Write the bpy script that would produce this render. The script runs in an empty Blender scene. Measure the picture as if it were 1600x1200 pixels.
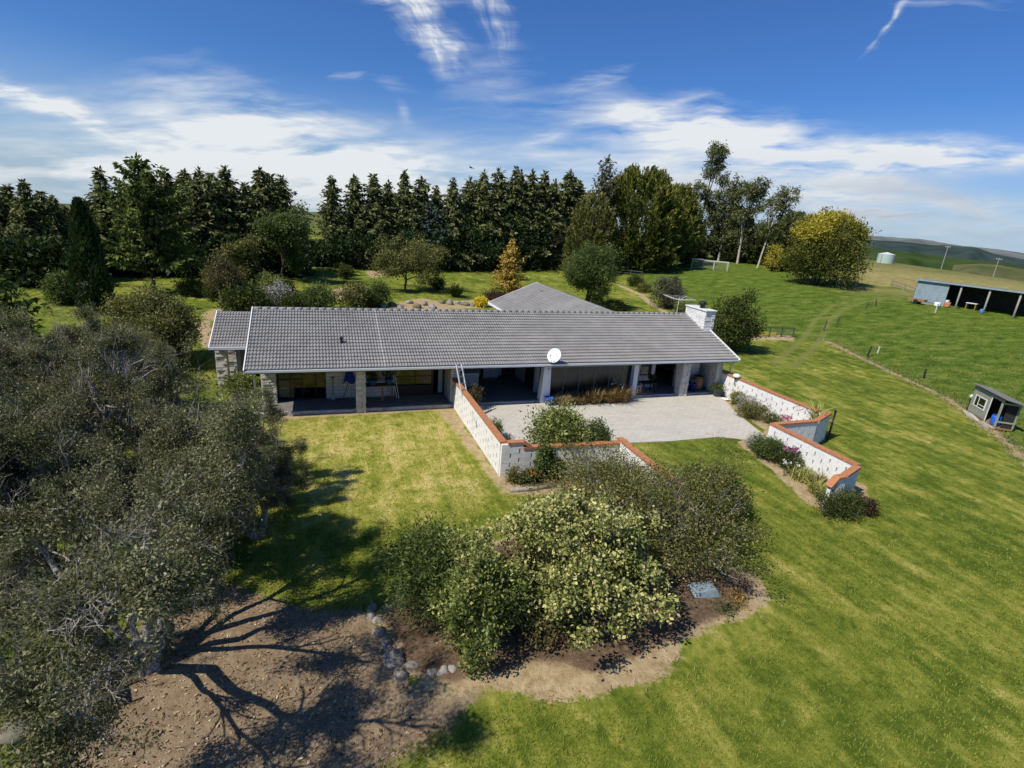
import bpy, bmesh, math, random
import numpy as np
from mathutils import Vector, Matrix, Quaternion

R = math.radians
SC = bpy.context.scene
COL = SC.collection
# ------------------------------------------------------------------ survey of the place
C = np.array([3.2216, -25.5281, 10.1115])
rV = np.array([0.94056931, -0.33111915, 0.07542861])
uV = np.array([0.03363894, 0.31185676, 0.94953346])
wV = np.array([0.33793164, 0.89056469, -0.30446139])
FPX = 829.04


def sp(t, k=4.0):
    return k * np.logaddexp(0, np.asarray(t, float) / k)


def hgt(x, y):
    """terrain height: flat round the house, rising to the shed, falling away beyond the crest"""
    x = np.asarray(x, float); y = np.asarray(y, float)
    s = .97 * x + .25 * y
    h = .075 * sp(s - 53) - .042 * sp(s - 86) + .015 * sp(y - 110, 10) - .037 * sp(-(x + 50), 10)
    az = np.degrees(np.arctan2(x - 3, y + 25)); d = np.hypot(x - 3, y + 25)
    D0 = np.interp(az, [-180, -90, 20, 40, 55, 65, 90, 180], [300, 300, 300, 240, 190, 155, 150, 300])
    return h - .07 * sp(d - D0, 10)


def ray(px, py):
    return (wV * FPX + rV * (px - 800) + uV * (600 - py)) / FPX


def G(px, py):
    """ground point and its distance for a sight line of the survey"""
    d = ray(px, py); t = 5.0
    while t < 700:
        X = C + d * t
        if X[2] < hgt(X[0], X[1]): break
        t += .5
    a, b = t - .5, t
    for _ in range(25):
        m = (a + b) / 2; X = C + d * m
        if X[2] < hgt(X[0], X[1]): b = m
        else: a = m
    return X, m


def GZ(px, py, z):
    d = ray(px, py); return C + d * ((z - C[2]) / d[2])


def ZD(px, py, dep):
    return C + ray(px, py) * dep


def gl(x, y, dz=0.0):
    return (x, y, float(hgt(x, y)) + dz)


# ------------------------------------------------------------------ node helper + materials
class NT:
    def __init__(s, tree):
        s.t = tree; s.t.nodes.clear()

    def n(s, typ, out=0, props=None, **inp):
        nd = s.t.nodes.new('ShaderNode' + typ)
        for k, v in (props or {}).items(): setattr(nd, k, v)
        for k, v in inp.items():
            k2 = k.replace('_', ' ')
            sk = None
            if k[0] == 'i' and k[1:].isdigit(): sk = nd.inputs[int(k[1:])]
            else: sk = nd.inputs[k2]
            if isinstance(v, bpy.types.NodeSocket): s.t.links.new(v, sk)
            else: sk.default_value = v
        return nd.outputs[out] if out is not None else nd

    def math(s, op, a, b=0.0, c=0.0, clamp=False):
        return s.n('Math', props={'operation': op, 'use_clamp': clamp}, i0=a, i1=b, i2=c)

    def mix(s, f, a, b, blend='MIX'):
        nd = s.t.nodes.new('ShaderNodeMix'); nd.data_type = 'RGBA'; nd.blend_type = blend
        for k, v in ((0, f), (6, a), (7, b)):
            if isinstance(v, bpy.types.NodeSocket): s.t.links.new(v, nd.inputs[k])
            else: nd.inputs[k].default_value = v if k == 0 else (*v[:3], 1)
        return nd.outputs[2]

    def ramp(s, f, stops, interp='LINEAR'):
        nd = s.t.nodes.new('ShaderNodeValToRGB'); cr = nd.color_ramp; cr.interpolation = interp
        while len(cr.elements) > 1: cr.elements.remove(cr.elements[-1])
        for i, (p, c) in enumerate(stops):
            e = cr.elements[0] if i == 0 else cr.elements.new(p)
            e.position = p; e.color = (*c[:3], 1)
        s.t.links.new(f, nd.inputs[0]); return nd.outputs[0]

    def mr(s, v, a, b, c=0.0, d=1.0, smooth=False):
        return s.n('MapRange', props={'interpolation_type': 'SMOOTHSTEP' if smooth else 'LINEAR'}, i0=v, i1=a, i2=b, i3=c, i4=d)

    def noise(s, vec, scale, detail=3.0, rough=.55, out=0, dist=0.0):
        return s.n('TexNoise', out=out, Vector=vec, Scale=scale, Detail=detail, Roughness=rough, Distortion=dist)

    def out(s, sh):
        s.n('OutputMaterial', out=None, Surface=sh)


def new_mat(name):
    m = bpy.data.materials.new(name); m.use_nodes = True
    return m, NT(m.node_tree)


MATS = {}


def surf(name, col, rough=.75, var=.18, scale=6.0, bump=.0, bscale=30.0, metal=0.0, spec=.3, col2=None, amt=.5, sc2=1.2):
    """weathered painted / mineral surface"""
    if name in MATS: return MATS[name]
    m, t = new_mat(name)
    v = t.n('TexCoord', out=3)
    n1 = t.noise(v, scale, 5, .6); n2 = t.noise(v, sc2, 4, .6)
    c = t.mix(t.mr(n1, .3, .7), [x * (1 - var) for x in col], [min(1, x * (1 + var)) for x in col])
    if col2 is not None:
        c = t.mix(t.mr(n2, .5, .72, 0, amt, True), c, col2)
    kw = dict(Base_Color=c, Roughness=rough, Metallic=metal, Specular_IOR_Level=spec)
    if bump > 0:
        kw['Normal'] = t.n('Bump', Strength=bump, Distance=.02, Height=t.noise(v, bscale, 4, .6))
    t.out(t.n('BsdfPrincipled', **kw)); MATS[name] = m; return m


def foliage(name, stops, transl=.25, gloss=.05, rough=.55):
    gloss = gloss * .3; stops = [(p, tuple(min(.8, c * 1.15) for c in cc)) for p, cc in stops]
    """leaf colour from the per-leaf 'tone' attribute"""
    if name in MATS: return MATS[name]
    m, t = new_mat(name)
    a = t.n('Attribute', out=2, props={'attribute_name': 'tone'})
    v = t.n('TexCoord', out=3)
    nz = t.noise(v, .9, 2, .5)
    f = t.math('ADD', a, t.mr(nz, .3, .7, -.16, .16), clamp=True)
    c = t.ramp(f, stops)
    sh = t.n('BsdfDiffuse', Color=c)
    tr = t.n('BsdfTranslucent', Color=t.mix(.35, c, (.20, .22, .03)))
    sh = t.n('MixShader', i0=transl, i1=sh, i2=tr)
    gl_ = t.n('BsdfGlossy', Color=(.8, .85, .8, 1), Roughness=rough)
    sh = t.n('MixShader', i0=gloss, i1=sh, i2=gl_)
    t.out(sh); MATS[name] = m; return m


def bark(name, c1, c2, scale=9.0):
    if name in MATS: return MATS[name]
    m, t = new_mat(name)
    v = t.n('TexCoord', out=3)
    mp = t.n('Mapping', Vector=v, Scale=(1, 1, .25))
    n1 = t.noise(mp, scale, 5, .65)
    c = t.mix(t.mr(n1, .35, .65), c1, c2)
    t.out(t.n('BsdfPrincipled', Base_Color=c, Roughness=.9, Specular_IOR_Level=.15,
              Normal=t.n('Bump', Strength=.5, Distance=.02, Height=n1)))
    MATS[name] = m; return m


def glass_mat(name, tint=(.55, .6, .6), base=.72):
    m, t = new_mat(name)
    fr = t.n('Fresnel', IOR=1.5)
    tr = t.n('BsdfTransparent', Color=(*tint, 1))
    gs = t.n('BsdfGlossy', Color=(.9, .92, .95, 1), Roughness=.02)
    f = t.math('ADD', t.math('MULTIPLY', fr, .7), .01)
    t.out(t.n('MixShader', i0=f, i1=tr, i2=gs)); MATS[name] = m; return m


# ------------------------------------------------------------------ mesh helpers
class MB:
    """collects shapes into ONE mesh"""

    def __init__(s):
        s.v = []; s.f = []

    def add(s, vs, fs, M=None):
        o = len(s.v)
        if M is not None: vs = [tuple(M @ Vector(p)) for p in vs]
        s.v += [tuple(p) for p in vs]; s.f += [tuple(i + o for i in q) for q in fs]; return s

    def box(s, x0, x1, y0, y1, z0, z1, M=None):
        vs = [(x0, y0, z0), (x1, y0, z0), (x1, y1, z0), (x0, y1, z0), (x0, y0, z1), (x1, y0, z1), (x1, y1, z1), (x0, y1, z1)]
        return s.add(vs, [(0, 3, 2, 1), (4, 5, 6, 7), (0, 1, 5, 4), (1, 2, 6, 5), (2, 3, 7, 6), (3, 0, 4, 7)], M)

    def hexa(s, b, t):
        """b, t: four bottom and four top corners"""
        return s.add(list(b) + list(t), [(0, 3, 2, 1), (4, 5, 6, 7), (0, 1, 5, 4), (1, 2, 6, 5), (2, 3, 7, 6), (3, 0, 4, 7)])

    def bar(s, p, q, wd, ht=None, up=(0, 0, 1)):
        p = Vector(p); q = Vector(q); d = (q - p); L = d.length; d.normalize(); u = Vector(up)
        if abs(d.dot(u)) > .98: u = Vector((1, 0, 0))
        a = d.cross(u).normalized(); b = a.cross(d).normalized(); ht = ht or wd
        a *= wd / 2; b *= ht / 2
        return s.hexa([p - a - b, p + a - b, q + a - b, q - a - b], [p - a + b, p + a + b, q + a + b, q - a + b])

    def tube(s, pts, rad, n=8, cap=True):
        pts = [Vector(p) for p in pts]
        if not hasattr(rad, '__len__'): rad = [rad] * len(pts)
        o = len(s.v); prev = None
        for i, p in enumerate(pts):
            d = (pts[min(i + 1, len(pts) - 1)] - pts[max(i - 1, 0)]).normalized()
            if prev is None:
                a = d.orthogonal().normalized()
            else:
                a = (prev - d * prev.dot(d)).normalized()
            prev = a; b = d.cross(a)
            for k in range(n):
                t = 2 * math.pi * k / n
                s.v.append(tuple(p + (a * math.cos(t) + b * math.sin(t)) * rad[i]))
        for i in range(len(pts) - 1):
            for k in range(n):
                s.f.append((o + i * n + k, o + i * n + (k + 1) % n, o + (i + 1) * n + (k + 1) % n, o + (i + 1) * n + k))
        if cap:
            s.f.append(tuple(o + k for k in range(n))[::-1]); e = o + (len(pts) - 1) * n
            s.f.append(tuple(e + k for k in range(n)))
        return s

    def lathe(s, prof, n=20, M=None):
        """prof: (radius, z) pairs"""
        vs = []; fs = []
        for r_, z in prof:
            for k in range(n):
                t = 2 * math.pi * k / n; vs.append((r_ * math.cos(t), r_ * math.sin(t), z))
        for i in range(len(prof) - 1):
            for k in range(n):
                fs.append((i * n + k, i * n + (k + 1) % n, (i + 1) * n + (k + 1) % n, (i + 1) * n + k))
        fs.append(tuple(range(n))[::-1]); e = (len(prof) - 1) * n; fs.append(tuple(e + k for k in range(n)))
        return s.add(vs, fs, M)

    def mesh(s, name, mat, smooth=False, bevel=0):
        me = bpy.data.meshes.new(name); me.from_pydata(s.v, [], s.f); me.update()
        if bevel:
            bm = bmesh.new(); bm.from_mesh(me)
            bmesh.ops.bevel(bm, geom=[e for e in bm.edges], offset=bevel, segments=1, affect='EDGES')
            bm.to_mesh(me); bm.free()
        me.materials.append(mat)
        if smooth: me.polygons.foreach_set('use_smooth', [True] * len(me.polygons))
        return me

    def build(s, name, mat, parent=None, smooth=False, bevel=0):
        return link(name, s.mesh(name, mat, smooth, bevel), parent)


def link(name, me, parent=None, loc=None):
    o = bpy.data.objects.new(name, me); COL.objects.link(o)
    if parent is not None: o.parent = parent
    if loc is not None: o.location = loc
    return o


def tag(o, label, cat, group=None, kind=None):
    if label: o['label'] = label
    if cat: o['category'] = cat
    if group: o['group'] = group
    if kind: o['kind'] = kind
    return o


def thing(name, label, cat, loc=(0, 0, 0), rz=0.0, group=None, scale=None):
    o = bpy.data.objects.new(name, None); o.empty_display_size = .3; COL.objects.link(o)
    o.location = loc; o.rotation_euler = (0, 0, rz)
    if scale is not None: o.scale = scale
    return tag(o, label, cat, group)


def fast_mesh(name, V, F, mat, tone=None, smooth=False):
    V = np.ascontiguousarray(V, np.float32); F = np.ascontiguousarray(F, np.int32)
    me = bpy.data.meshes.new(name); k = F.shape[1]
    me.vertices.add(len(V)); me.vertices.foreach_set('co', V.ravel())
    me.loops.add(F.size); me.loops.foreach_set('vertex_index', F.ravel())
    me.polygons.add(len(F)); me.polygons.foreach_set('loop_start', np.arange(0, F.size, k, dtype=np.int32))
    if smooth: me.polygons.foreach_set('use_smooth', np.ones(len(F), bool))
    me.update(calc_edges=True)
    if tone is not None:
        at = me.attributes.new('tone', 'FLOAT', 'POINT'); at.data.foreach_set('value', np.ascontiguousarray(tone, np.float32))
    me.materials.append(mat); return me


def unit(a):
    return a / np.maximum(np.linalg.norm(a, axis=-1, keepdims=True), 1e-9)


def leaf_quads(rng, P, size, aspect=.5, axis=None, axw=1.0, upw=.5, jit=.45, tone=None, tonej=.5):
    """P (N,3) leaf bases -> rhombus leaves; returns V, F, tone"""
    N = len(P)
    a = rng.normal(size=(N, 3))
    a = unit(a) if axis is None else unit(unit(a) + axis * axw)
    nn = unit(unit(rng.normal(size=(N, 3))) + np.array([0, 0, 1.]) * upw)
    b = unit(np.cross(nn, a)); nn = unit(np.cross(a, b))
    s = (size * (1 + jit * rng.uniform(-1, 1, N)))[:, None]
    asp = aspect * rng.uniform(.75, 1.25, N)[:, None]
    V = np.empty((N, 4, 3)); V[:, 0] = P; V[:, 1] = P + a * s * .45 + b * s * asp * .5 + nn * s * .06
    V[:, 2] = P + a * s; V[:, 3] = P + a * s * .45 - b * s * asp * .5 + nn * s * .06
    F = np.arange(N * 4).reshape(N, 4)
    base = np.full(N, .5) if tone is None else np.asarray(tone)
    tn = np.clip(base + tonej * (rng.uniform(0, 1, N) - .5), 0, 1)
    return V.reshape(-1, 3), F, np.repeat(tn, 4)


def merge(parts):
    Vs = []; Fs = []; Ts = []; o = 0
    for V, F, T in parts:
        Vs.append(V); Fs.append(F + o); Ts.append(T); o += len(V)
    return np.concatenate(Vs), np.concatenate(Fs), np.concatenate(Ts)


def seg_tubes(S, n):
    """S (M,8) frusta -> V, F"""
    S = np.asarray(S, float); M = len(S); p, q, r0, r1 = S[:, :3], S[:, 3:6], S[:, 6], S[:, 7]
    d = unit(q - p); ref = np.where(np.abs(d[:, 2:3]) > .9, np.array([[1., 0, 0]]), np.array([[0., 0, 1]]))
    a = unit(np.cross(d, ref)); b = np.cross(d, a)
    th = np.arange(n) * 2 * math.pi / n
    ring = a[:, None] * np.cos(th)[None, :, None] + b[:, None] * np.sin(th)[None, :, None]
    V = np.concatenate([p[:, None] + ring * r0[:, None, None], q[:, None] + ring * r1[:, None, None]], 1)
    k = np.arange(n); k2 = (k + 1) % n
    f = np.stack([k, k2, k2 + n, k + n], 1)
    F = (f[None] + (np.arange(M) * 2 * n)[:, None, None]).reshape(-1, 4)
    return V.reshape(-1, 3), F


def wood_mesh(name, segs, mat, thick=.03):
    S = np.asarray(segs, float)
    if len(S) > 3000: S = S[(S[:, 6] > .012) | (np.random.default_rng(1).uniform(size=len(S)) < .6)]
    big = S[S[:, 6] >= thick]; sm = S[S[:, 6] < thick]
    Vs = []; Fs = []; o = 0
    for part, n in ((big, 7), (sm, 3)):
        if len(part):
            V, F = seg_tubes(part, n); Vs.append(V); Fs.append(F + o); o += len(V)
    return fast_mesh(name, np.concatenate(Vs), np.concatenate(Fs), mat, smooth=True)


# ------------------------------------------------------------------ plants
def grow(rnd, p, d, L, r, lvl, P, segs, tips):
    n = P['seg'][lvl]; last = lvl == len(P['seg']) - 1
    for i in range(n):
        w = P['wig']
        d = (d + Vector((rnd.gauss(0, w), rnd.gauss(0, w), rnd.gauss(0, w) + P['trop'][lvl]))).normalized()
        q = p + d * (L / n); r1 = r * (P['tap'] ** (1.0 / n))
        segs.append((*p, *q, r, r1)); p = q; r = r1
        if not last and i >= P['from'][lvl]:
            for _ in range(P['kids'][lvl]):
                ax = d.orthogonal().normalized(); ax.rotate(Quaternion(d, rnd.uniform(0, 6.283)))
                c = d.copy(); c.rotate(Quaternion(ax, R(rnd.uniform(*P['ang'][lvl]))))
                grow(rnd, p.copy(), c, L * P['ratio'][lvl] * rnd.uniform(.65, 1.2), r * P['rr'], lvl + 1, P, segs, tips)
        elif last: tips.append((*p, *d))


def skeleton(seed, P, H, Rr, stems=1, lean=0.0):
    rnd = random.Random(seed); segs = []; tips = []
    for k in range(stems):
        t = rnd.uniform(0, 6.283) if stems < 3 else 6.283 * (k + rnd.uniform(-.25, .25)) / stems
        ln = lean * rnd.uniform(.6, 1.2)
        grow(rnd, Vector((0.12 * math.cos(t) * (stems > 1), .12 * math.sin(t) * (stems > 1), -.1)),
             Vector((ln * math.cos(t), ln * math.sin(t), 1)).normalized(), P['L0'], P['r0'], 0, P, segs, tips)
    S = np.array(segs); T = np.array(tips)
    kz = H * .96 / np.percentile(T[:, 2], 98); kr = Rr * .95 / np.percentile(np.hypot(T[:, 0], T[:, 1]), 90)
    for a in (0, 3): S[:, a] *= kr; S[:, a + 1] *= kr; S[:, a + 2] *= kz
    T[:, 0] *= kr; T[:, 1] *= kr; T[:, 2] *= kz
    return S, T


def leafed(seed, T, per, rc, size, aspect=.45, flat=.6, upw=.6, droop=0.0, tj=.5, outw=.6):
    """clumps of leaves round branch tips"""
    rng = np.random.default_rng(seed); M = len(T)
    cen = np.repeat(T[:, :3], per, 0); N = len(cen)
    off = rng.normal(size=(N, 3)) * rc * np.array([1, 1, flat]); off[:, 2] -= droop * np.abs(rng.normal(size=N)) * rc
    P = cen + off
    ax = unit(np.repeat(T[:, 3:6], per, 0) * .6 + unit(off) * .6 - np.array([0, 0, droop]))
    ct = np.repeat(rng.uniform(.3, .7, M), per)
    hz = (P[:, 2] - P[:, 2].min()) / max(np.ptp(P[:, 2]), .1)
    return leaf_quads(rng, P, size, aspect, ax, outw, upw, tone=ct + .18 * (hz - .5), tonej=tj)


def shrub_data(seed, rx, ry, h, ncl, per, size, rc, aspect=.5, upw=.5, rough=.18, skirt=.0, tj=.5, outw=.7, fill=.3, top=1.0, inner=.35):
    """dense leafy mound rising from the ground, uneven outline"""
    rng = np.random.default_rng(seed)
    d = unit(rng.normal(size=(ncl, 3))); d[:, 2] = np.abs(d[:, 2]) * rng.choice([1, 1, 1, -.35], ncl)
    ph = rng.uniform(0, 6.28, 6)
    lump = 1 + rough * (np.sin(3 * np.arctan2(d[:, 1], d[:, 0]) + ph[0]) * .5 + np.sin(5 * d[:, 0] + ph[1]) * .5 + np.sin(6 * d[:, 2] + 4 * d[:, 1] + ph[2]) * .6 + rng.normal(size=ncl) * .45)
    rad = np.where(rng.uniform(size=ncl) < fill, rng.uniform(.45, .9, ncl), 1.0) * lump
    cz = h * .42
    ctr = np.stack([d[:, 0] * rx * rad, d[:, 1] * ry * rad, cz + d[:, 2] * (h - cz) * rad * np.where(d[:, 2] < 0, 1.0 * cz / (h - cz) * 2.4, 1.0)], 1)
    ctr[:, 2] = np.maximum(ctr[:, 2], .08)
    T = np.concatenate([ctr, d], 1)
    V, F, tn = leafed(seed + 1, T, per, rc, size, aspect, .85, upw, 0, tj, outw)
    V[:, 2] = np.maximum(V[:, 2], .01)
    segs = []
    k = rng.permutation(ncl)[:min(ncl, 60)]
    for i in k:
        m = np.array([ctr[i, 0] * .35, ctr[i, 1] * .35, ctr[i, 2] * .5])
        segs.append((rng.normal() * .08, rng.normal() * .08, -.05, *m, .03, .02)); segs.append((*m, *ctr[i], .02, .006))
    return (V, F, tn), segs


GREY_BARK = bark('grey_bark', (.14, .125, .105), (.43, .40, .355))
DARK_BARK = bark('dark_bark', (.03, .025, .02), (.10, .08, .06))
PALE_BARK = bark('pale_bark', (.30, .26, .21), (.58, .54, .47))
F_SPRUCE = foliage('spruce_needles', [(0, (.012, .017, .006)), (.40, (.050, .064, .022)), (.72, (.115, .128, .045)), (1, (.19, .19, .075))], .14, .03)
F_CEDAR = foliage('cedar_needles', [(0, (.014, .024, .008)), (.5, (.052, .076, .018)), (1, (.14, .17, .040))], .14, .03)
F_BLUECED = foliage('blue_cedar_needles', [(0, (.014, .024, .020)), (.5, (.042, .060, .048)), (1, (.10, .13, .10))], .1, .03)
F_CYP = foliage('cypress_leaves', [(0, (.008, .016, .006)), (.5, (.024, .046, .016)), (1, (.060, .090, .032))], .1, .03)
F_MACRO = foliage('macrocarpa_sprays', [(0, (.016, .026, .006)), (.4, (.060, .078, .016)), (.7, (.155, .160, .032)), (1, (.27, .25, .048))], .15, .03)
F_GUM = foliage('gum_leaves', [(0, (.028, .036, .010)), (.45, (.092, .105, .036)), (1, (.22, .215, .085))], .2, .05)
F_KAN = foliage('grey_green_leaves', [(0, (.022, .026, .009)), (.35, (.080, .086, .034)), (.7, (.175, .172, .082)), (1, (.33, .31, .18))], .24, .04)
F_BROWN = foliage('bronze_leaves', [(0, (.032, .028, .012)), (.5, (.110, .092, .036)), (1, (.22, .17, .07))], .25, .05)
F_BROAD = foliage('broad_leaves', [(0, (.020, .034, .010)), (.5, (.072, .105, .026)), (1, (.17, .21, .055))], .3, .05)
F_OLIVE = foliage('olive_leaves', [(0, (.035, .035, .022)), (.5, (.085, .085, .050)), (1, (.16, .155, .09))], .22, .05)
F_WILLOW = foliage('light_willow_leaves', [(0, (.03, .05, .012)), (.5, (.085, .12, .032)), (1, (.17, .21, .07))], .3, .05)
F_GOLDCON = foliage('golden_conifer_sprays', [(0, (.10, .055, .010)), (.5, (.30, .19, .035)), (1, (.50, .35, .08))], .2, .04)
F_GOLD = foliage('golden_leaves', [(0, (.16, .14, .015)), (.5, (.40, .34, .04)), (1, (.62, .52, .09))], .3, .05)
F_DKGREEN = foliage('dark_green_leaves', [(0, (.014, .022, .005)), (.5, (.052, .068, .014)), (1, (.13, .15, .036))], .2, .05)
F_VARIEG = foliage('variegated_leaves', [(0, (.036, .052, .008)), (.3, (.14, .165, .036)), (.6, (.34, .335, .095)), (1, (.62, .575, .25))], .28, .08)
F_BRIGHT = foliage('bright_green_leaves', [(0, (.030, .048, .008)), (.4, (.125, .160, .030)), (.75, (.28, .30, .075)), (1, (.44, .44, .15))], .32, .09)
F_TWIGGY = foliage('dull_olive_leaves', [(0, (.032, .038, .009)), (.4, (.105, .115, .030)), (.75, (.195, .185, .055)), (1, (.31, .25, .10))], .26, .05)
F_RED = foliage('plum_leaves', [(0, (.018, .008, .008)), (.5, (.055, .022, .020)), (1, (.12, .05, .04))], .2, .05)
F_SILVER = foliage('silver_leaves', [(0, (.12, .12, .10)), (.5, (.30, .29, .26)), (1, (.52, .50, .47))], .2, .05)
F_YELLOW = foliage('yellow_flowers', [(0, (.40, .30, .02)), (.5, (.68, .52, .03)), (1, (.80, .66, .10))], .2, .03)
F_PINK = foliage('pink_petals', [(0, (.42, .10, .20)), (1, (.80, .36, .48))], .3, .03)
F_PURPLE = foliage('purple_petals', [(0, (.16, .03, .10)), (1, (.36, .10, .24))], .3, .03)
F_WHITE = foliage('white_petals', [(0, (.60, .58, .52)), (1, (.82, .80, .76))], .3, .03)
F_STRAP = foliage('rusty_strap_leaves', [(0, (.06, .045, .018)), (.4, (.17, .115, .045)), (.75, (.30, .20, .085)), (1, (.20, .22, .07))], .25, .04)
F_FLAX = foliage('yellow_flax_leaves', [(0, (.10, .13, .03)), (.5, (.32, .32, .08)), (1, (.58, .55, .22))], .25, .06)
F_GRASS = foliage('long_grass_blades', [(0, (.030, .055, .010)), (.5, (.085, .135, .025)), (.85, (.16, .20, .045)), (1, (.30, .27, .11))], .3, .04)
F_DRYGRASS = foliage('dry_grass_blades', [(0, (.13, .10, .05)), (.5, (.30, .24, .12)), (1, (.46, .38, .21))], .25, .03)
exec_order = []

# ------------------------------------------------------------------ camera, sun, sky
cam = bpy.data.cameras.new('camera'); camo = bpy.data.objects.new('camera', cam); COL.objects.link(camo)
cam.sensor_width = 36; cam.lens = FPX / 1600 * 36; cam.clip_end = 20000; cam.clip_start = .1
Mx = Matrix((tuple(rV), tuple(uV), tuple(-wV))).transposed().to_4x4(); Mx.translation = Vector(C); camo.matrix_world = Mx
SC.camera = camo

SUN_EL, SUN_AZ = R(50), R(16)          # azimuth measured from -x towards -y
sdir = Vector((-math.cos(SUN_AZ) * math.cos(SUN_EL), -math.sin(SUN_AZ) * math.cos(SUN_EL), math.sin(SUN_EL)))
sl = bpy.data.lights.new('sun', 'SUN'); sl.energy = 5.0; sl.angle = R(.5); sl.color = (1, .945, .84)
so = bpy.data.objects.new('sun', sl); COL.objects.link(so); so.rotation_euler = sdir.to_track_quat('Z', 'Y').to_euler(); so.location = (-20, -10, 40)

world = bpy.data.worlds.new('World'); SC.world = world; world.use_nodes = True
t = NT(world.node_tree)
gen = t.n('TexCoord', out=0)
vn = t.n('VectorMath', props={'operation': 'NORMALIZE'}, i0=gen)
sx = t.n('SeparateXYZ', out=None, i0=vn)
zc = t.math('MAXIMUM', sx.outputs[2], .012)
vcl = t.n('CombineXYZ', i0=sx.outputs[0], i1=sx.outputs[1], i2=zc)
sky = t.t.nodes.new('ShaderNodeTexSky'); sky.sky_type = 'NISHITA'; sky.sun_disc = False
sky.sun_elevation = SUN_EL
sky.sun_rotation = math.atan2(sdir.x, sdir.y); sky.altitude = 200; sky.air_density = 1.0; sky.dust_density = .6; sky.ozone_density = 2.2
t.t.links.new(vcl, sky.inputs[0])


def dotv(a):
    return t.n('VectorMath', out=1, props={'operation': 'DOT_PRODUCT'}, i0=vn, i1=tuple(a))


dw = dotv(wV); dws = t.math('MAXIMUM', dw, .08)
# sky chart: a fixed world-anchored chart of the northern sky (units = thousandths of a radian-like step)
U = t.math('MULTIPLY_ADD', t.math('DIVIDE', dotv(rV), dws), FPX / 100, 8.0)
W = t.math('MULTIPLY_ADD', t.math('DIVIDE', dotv(uV), dws), -FPX / 100, 6.0)
P2 = t.n('CombineXYZ', i0=U, i1=W, i2=0.0)
warp = t.n('TexNoise', out=1, Vector=P2, Scale=.8, Detail=3.0, Roughness=.5)
wv = t.n('VectorMath', props={'operation': 'SUBTRACT'}, i0=warp, i1=(.5, .5, .5))
wv = t.n('VectorMath', props={'operation': 'MULTIPLY'}, i0=wv, i1=(1.0, .42, 0))
PW = t.n('VectorMath', props={'operation': 'ADD'}, i0=P2, i1=wv)
CLOUDS = [  # centre x, y, half length, half width, angle, weight
    (3.6, 2.45, 3.7, .85, 11, 1.05), (5.8, 2.55, 3.2, .5, 14, .95), (3.4, 1.55, 1.6, .7, 20, .55), (2.6, 2.75, 5.0, .38, 2, .8), (4.6, 1.75, 1.3, .45, 20, .45),
    (.95, 1.74, 1.25, .17, 25, 1.5), (.1, 1.42, 1.1, .24, 15, 1.3),
    (6.5, .22, 1.1, .34, 42, 1.2), (6.9, .72, .55, .17, 72, 1.1), (7.65, .15, .8, .24, 70, .8), (6.2, -.1, 1.2, .25, 8, .7),
    (5.38, 1.13, .32, .13, -8, .7), (6.05, 1.3, .45, .17, 8, .6), (6.3, 1.75, .3, .15, 50, .35), (7.8, 1.2, 1.1, .6, -15, .38),
    (9.3, 1.25, .75, .17, -18, .85), (8.5, 2.13, .5, .14, -22, .75),
    (10.6, 1.95, 2.4, .42, 7, 1.35), (11.6, 2.15, 1.7, .5, 6, 1.2), (10.7, 1.62, 1.5, .14, -8, .5), (10.8, 2.75, 4.5, .5, 7, .75), (12.2, 2.55, 1.3, .3, -15, .6),
    (14.8, 2.48, 2.1, .30, 1, 1.9), (13.6, 2.68, 1.3, .34, -15, 1.5), (15.9, 2.42, 1.2, .12, 0, .7), (14.6, 3.2, 3.6, .34, 9, .75), (13.3, 3.35, 2.5, .35, 12, .7), (16.0, 3.35, 1.5, .2, 5, .6),
    (13.95, .35, .85, .085, -48, 1.1), (14.9, .05, 1.2, .12, 2, .45), (8.0, 3.1, 9.5, .55, 5, .55), (0, 2.9, 3.5, .5, 0, .5)]
tot = None
for cx, cy, la, lb, an, wt in CLOUDS:
    a = R(an)
    v1 = t.n('VectorMath', props={'operation': 'SUBTRACT'}, i0=PW, i1=(cx, cy, 0))
    e1 = t.n('VectorMath', out=1, props={'operation': 'DOT_PRODUCT'}, i0=v1, i1=(math.cos(a) / la, math.sin(a) / la, 0))
    e2 = t.n('VectorMath', out=1, props={'operation': 'DOT_PRODUCT'}, i0=v1, i1=(-math.sin(a) / lb, math.cos(a) / lb, 0))
    r2 = t.math('ADD', t.math('MULTIPLY', e1, e1), t.math('MULTIPLY', e2, e2))
    g = t.math('MULTIPLY', t.math('POWER', 2.718, t.math('MULTIPLY', r2, -1.6)), wt)
    if la < 1.6 and wt > .4:
        fz = t.noise(t.n('CombineXYZ', i0=t.math('MULTIPLY', e1, la * .55), i1=t.math('MULTIPLY', e2, lb * 5.5), i2=cx * 3.1), 1.6, 6, .62, dist=.25)
        g = t.math('MULTIPLY', g, t.mr(fz, .3, .74, .25, 1.35))
    tot = g if tot is None else t.math('ADD', tot, g)
mpn = t.n('Mapping', Vector=PW, Rotation=(0, 0, R(-10)), Scale=(.32, 2.0, 1))
st = t.noise(mpn, 1.3, 6, .56)
mp2 = t.n('Mapping', Vector=P2, Rotation=(0, 0, R(24)), Scale=(.45, 2.6, 1))
st2 = t.noise(mp2, 1.8, 5, .55, dist=.35)
tex = t.math('ADD', t.math('MULTIPLY', st, .62), t.math('MULTIPLY', st2, .38))
dens = t.math('MULTIPLY', tot, t.mr(tex, .36, .66, .05, 1.4))
dens = t.math('POWER', t.mr(dens, .09, 1.1, 0, 1), 1.15); dens = t.math('MULTIPLY', dens, .93)
front = t.mr(dw, .1, .3)
dens = t.math('MULTIPLY', dens, front)
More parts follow.
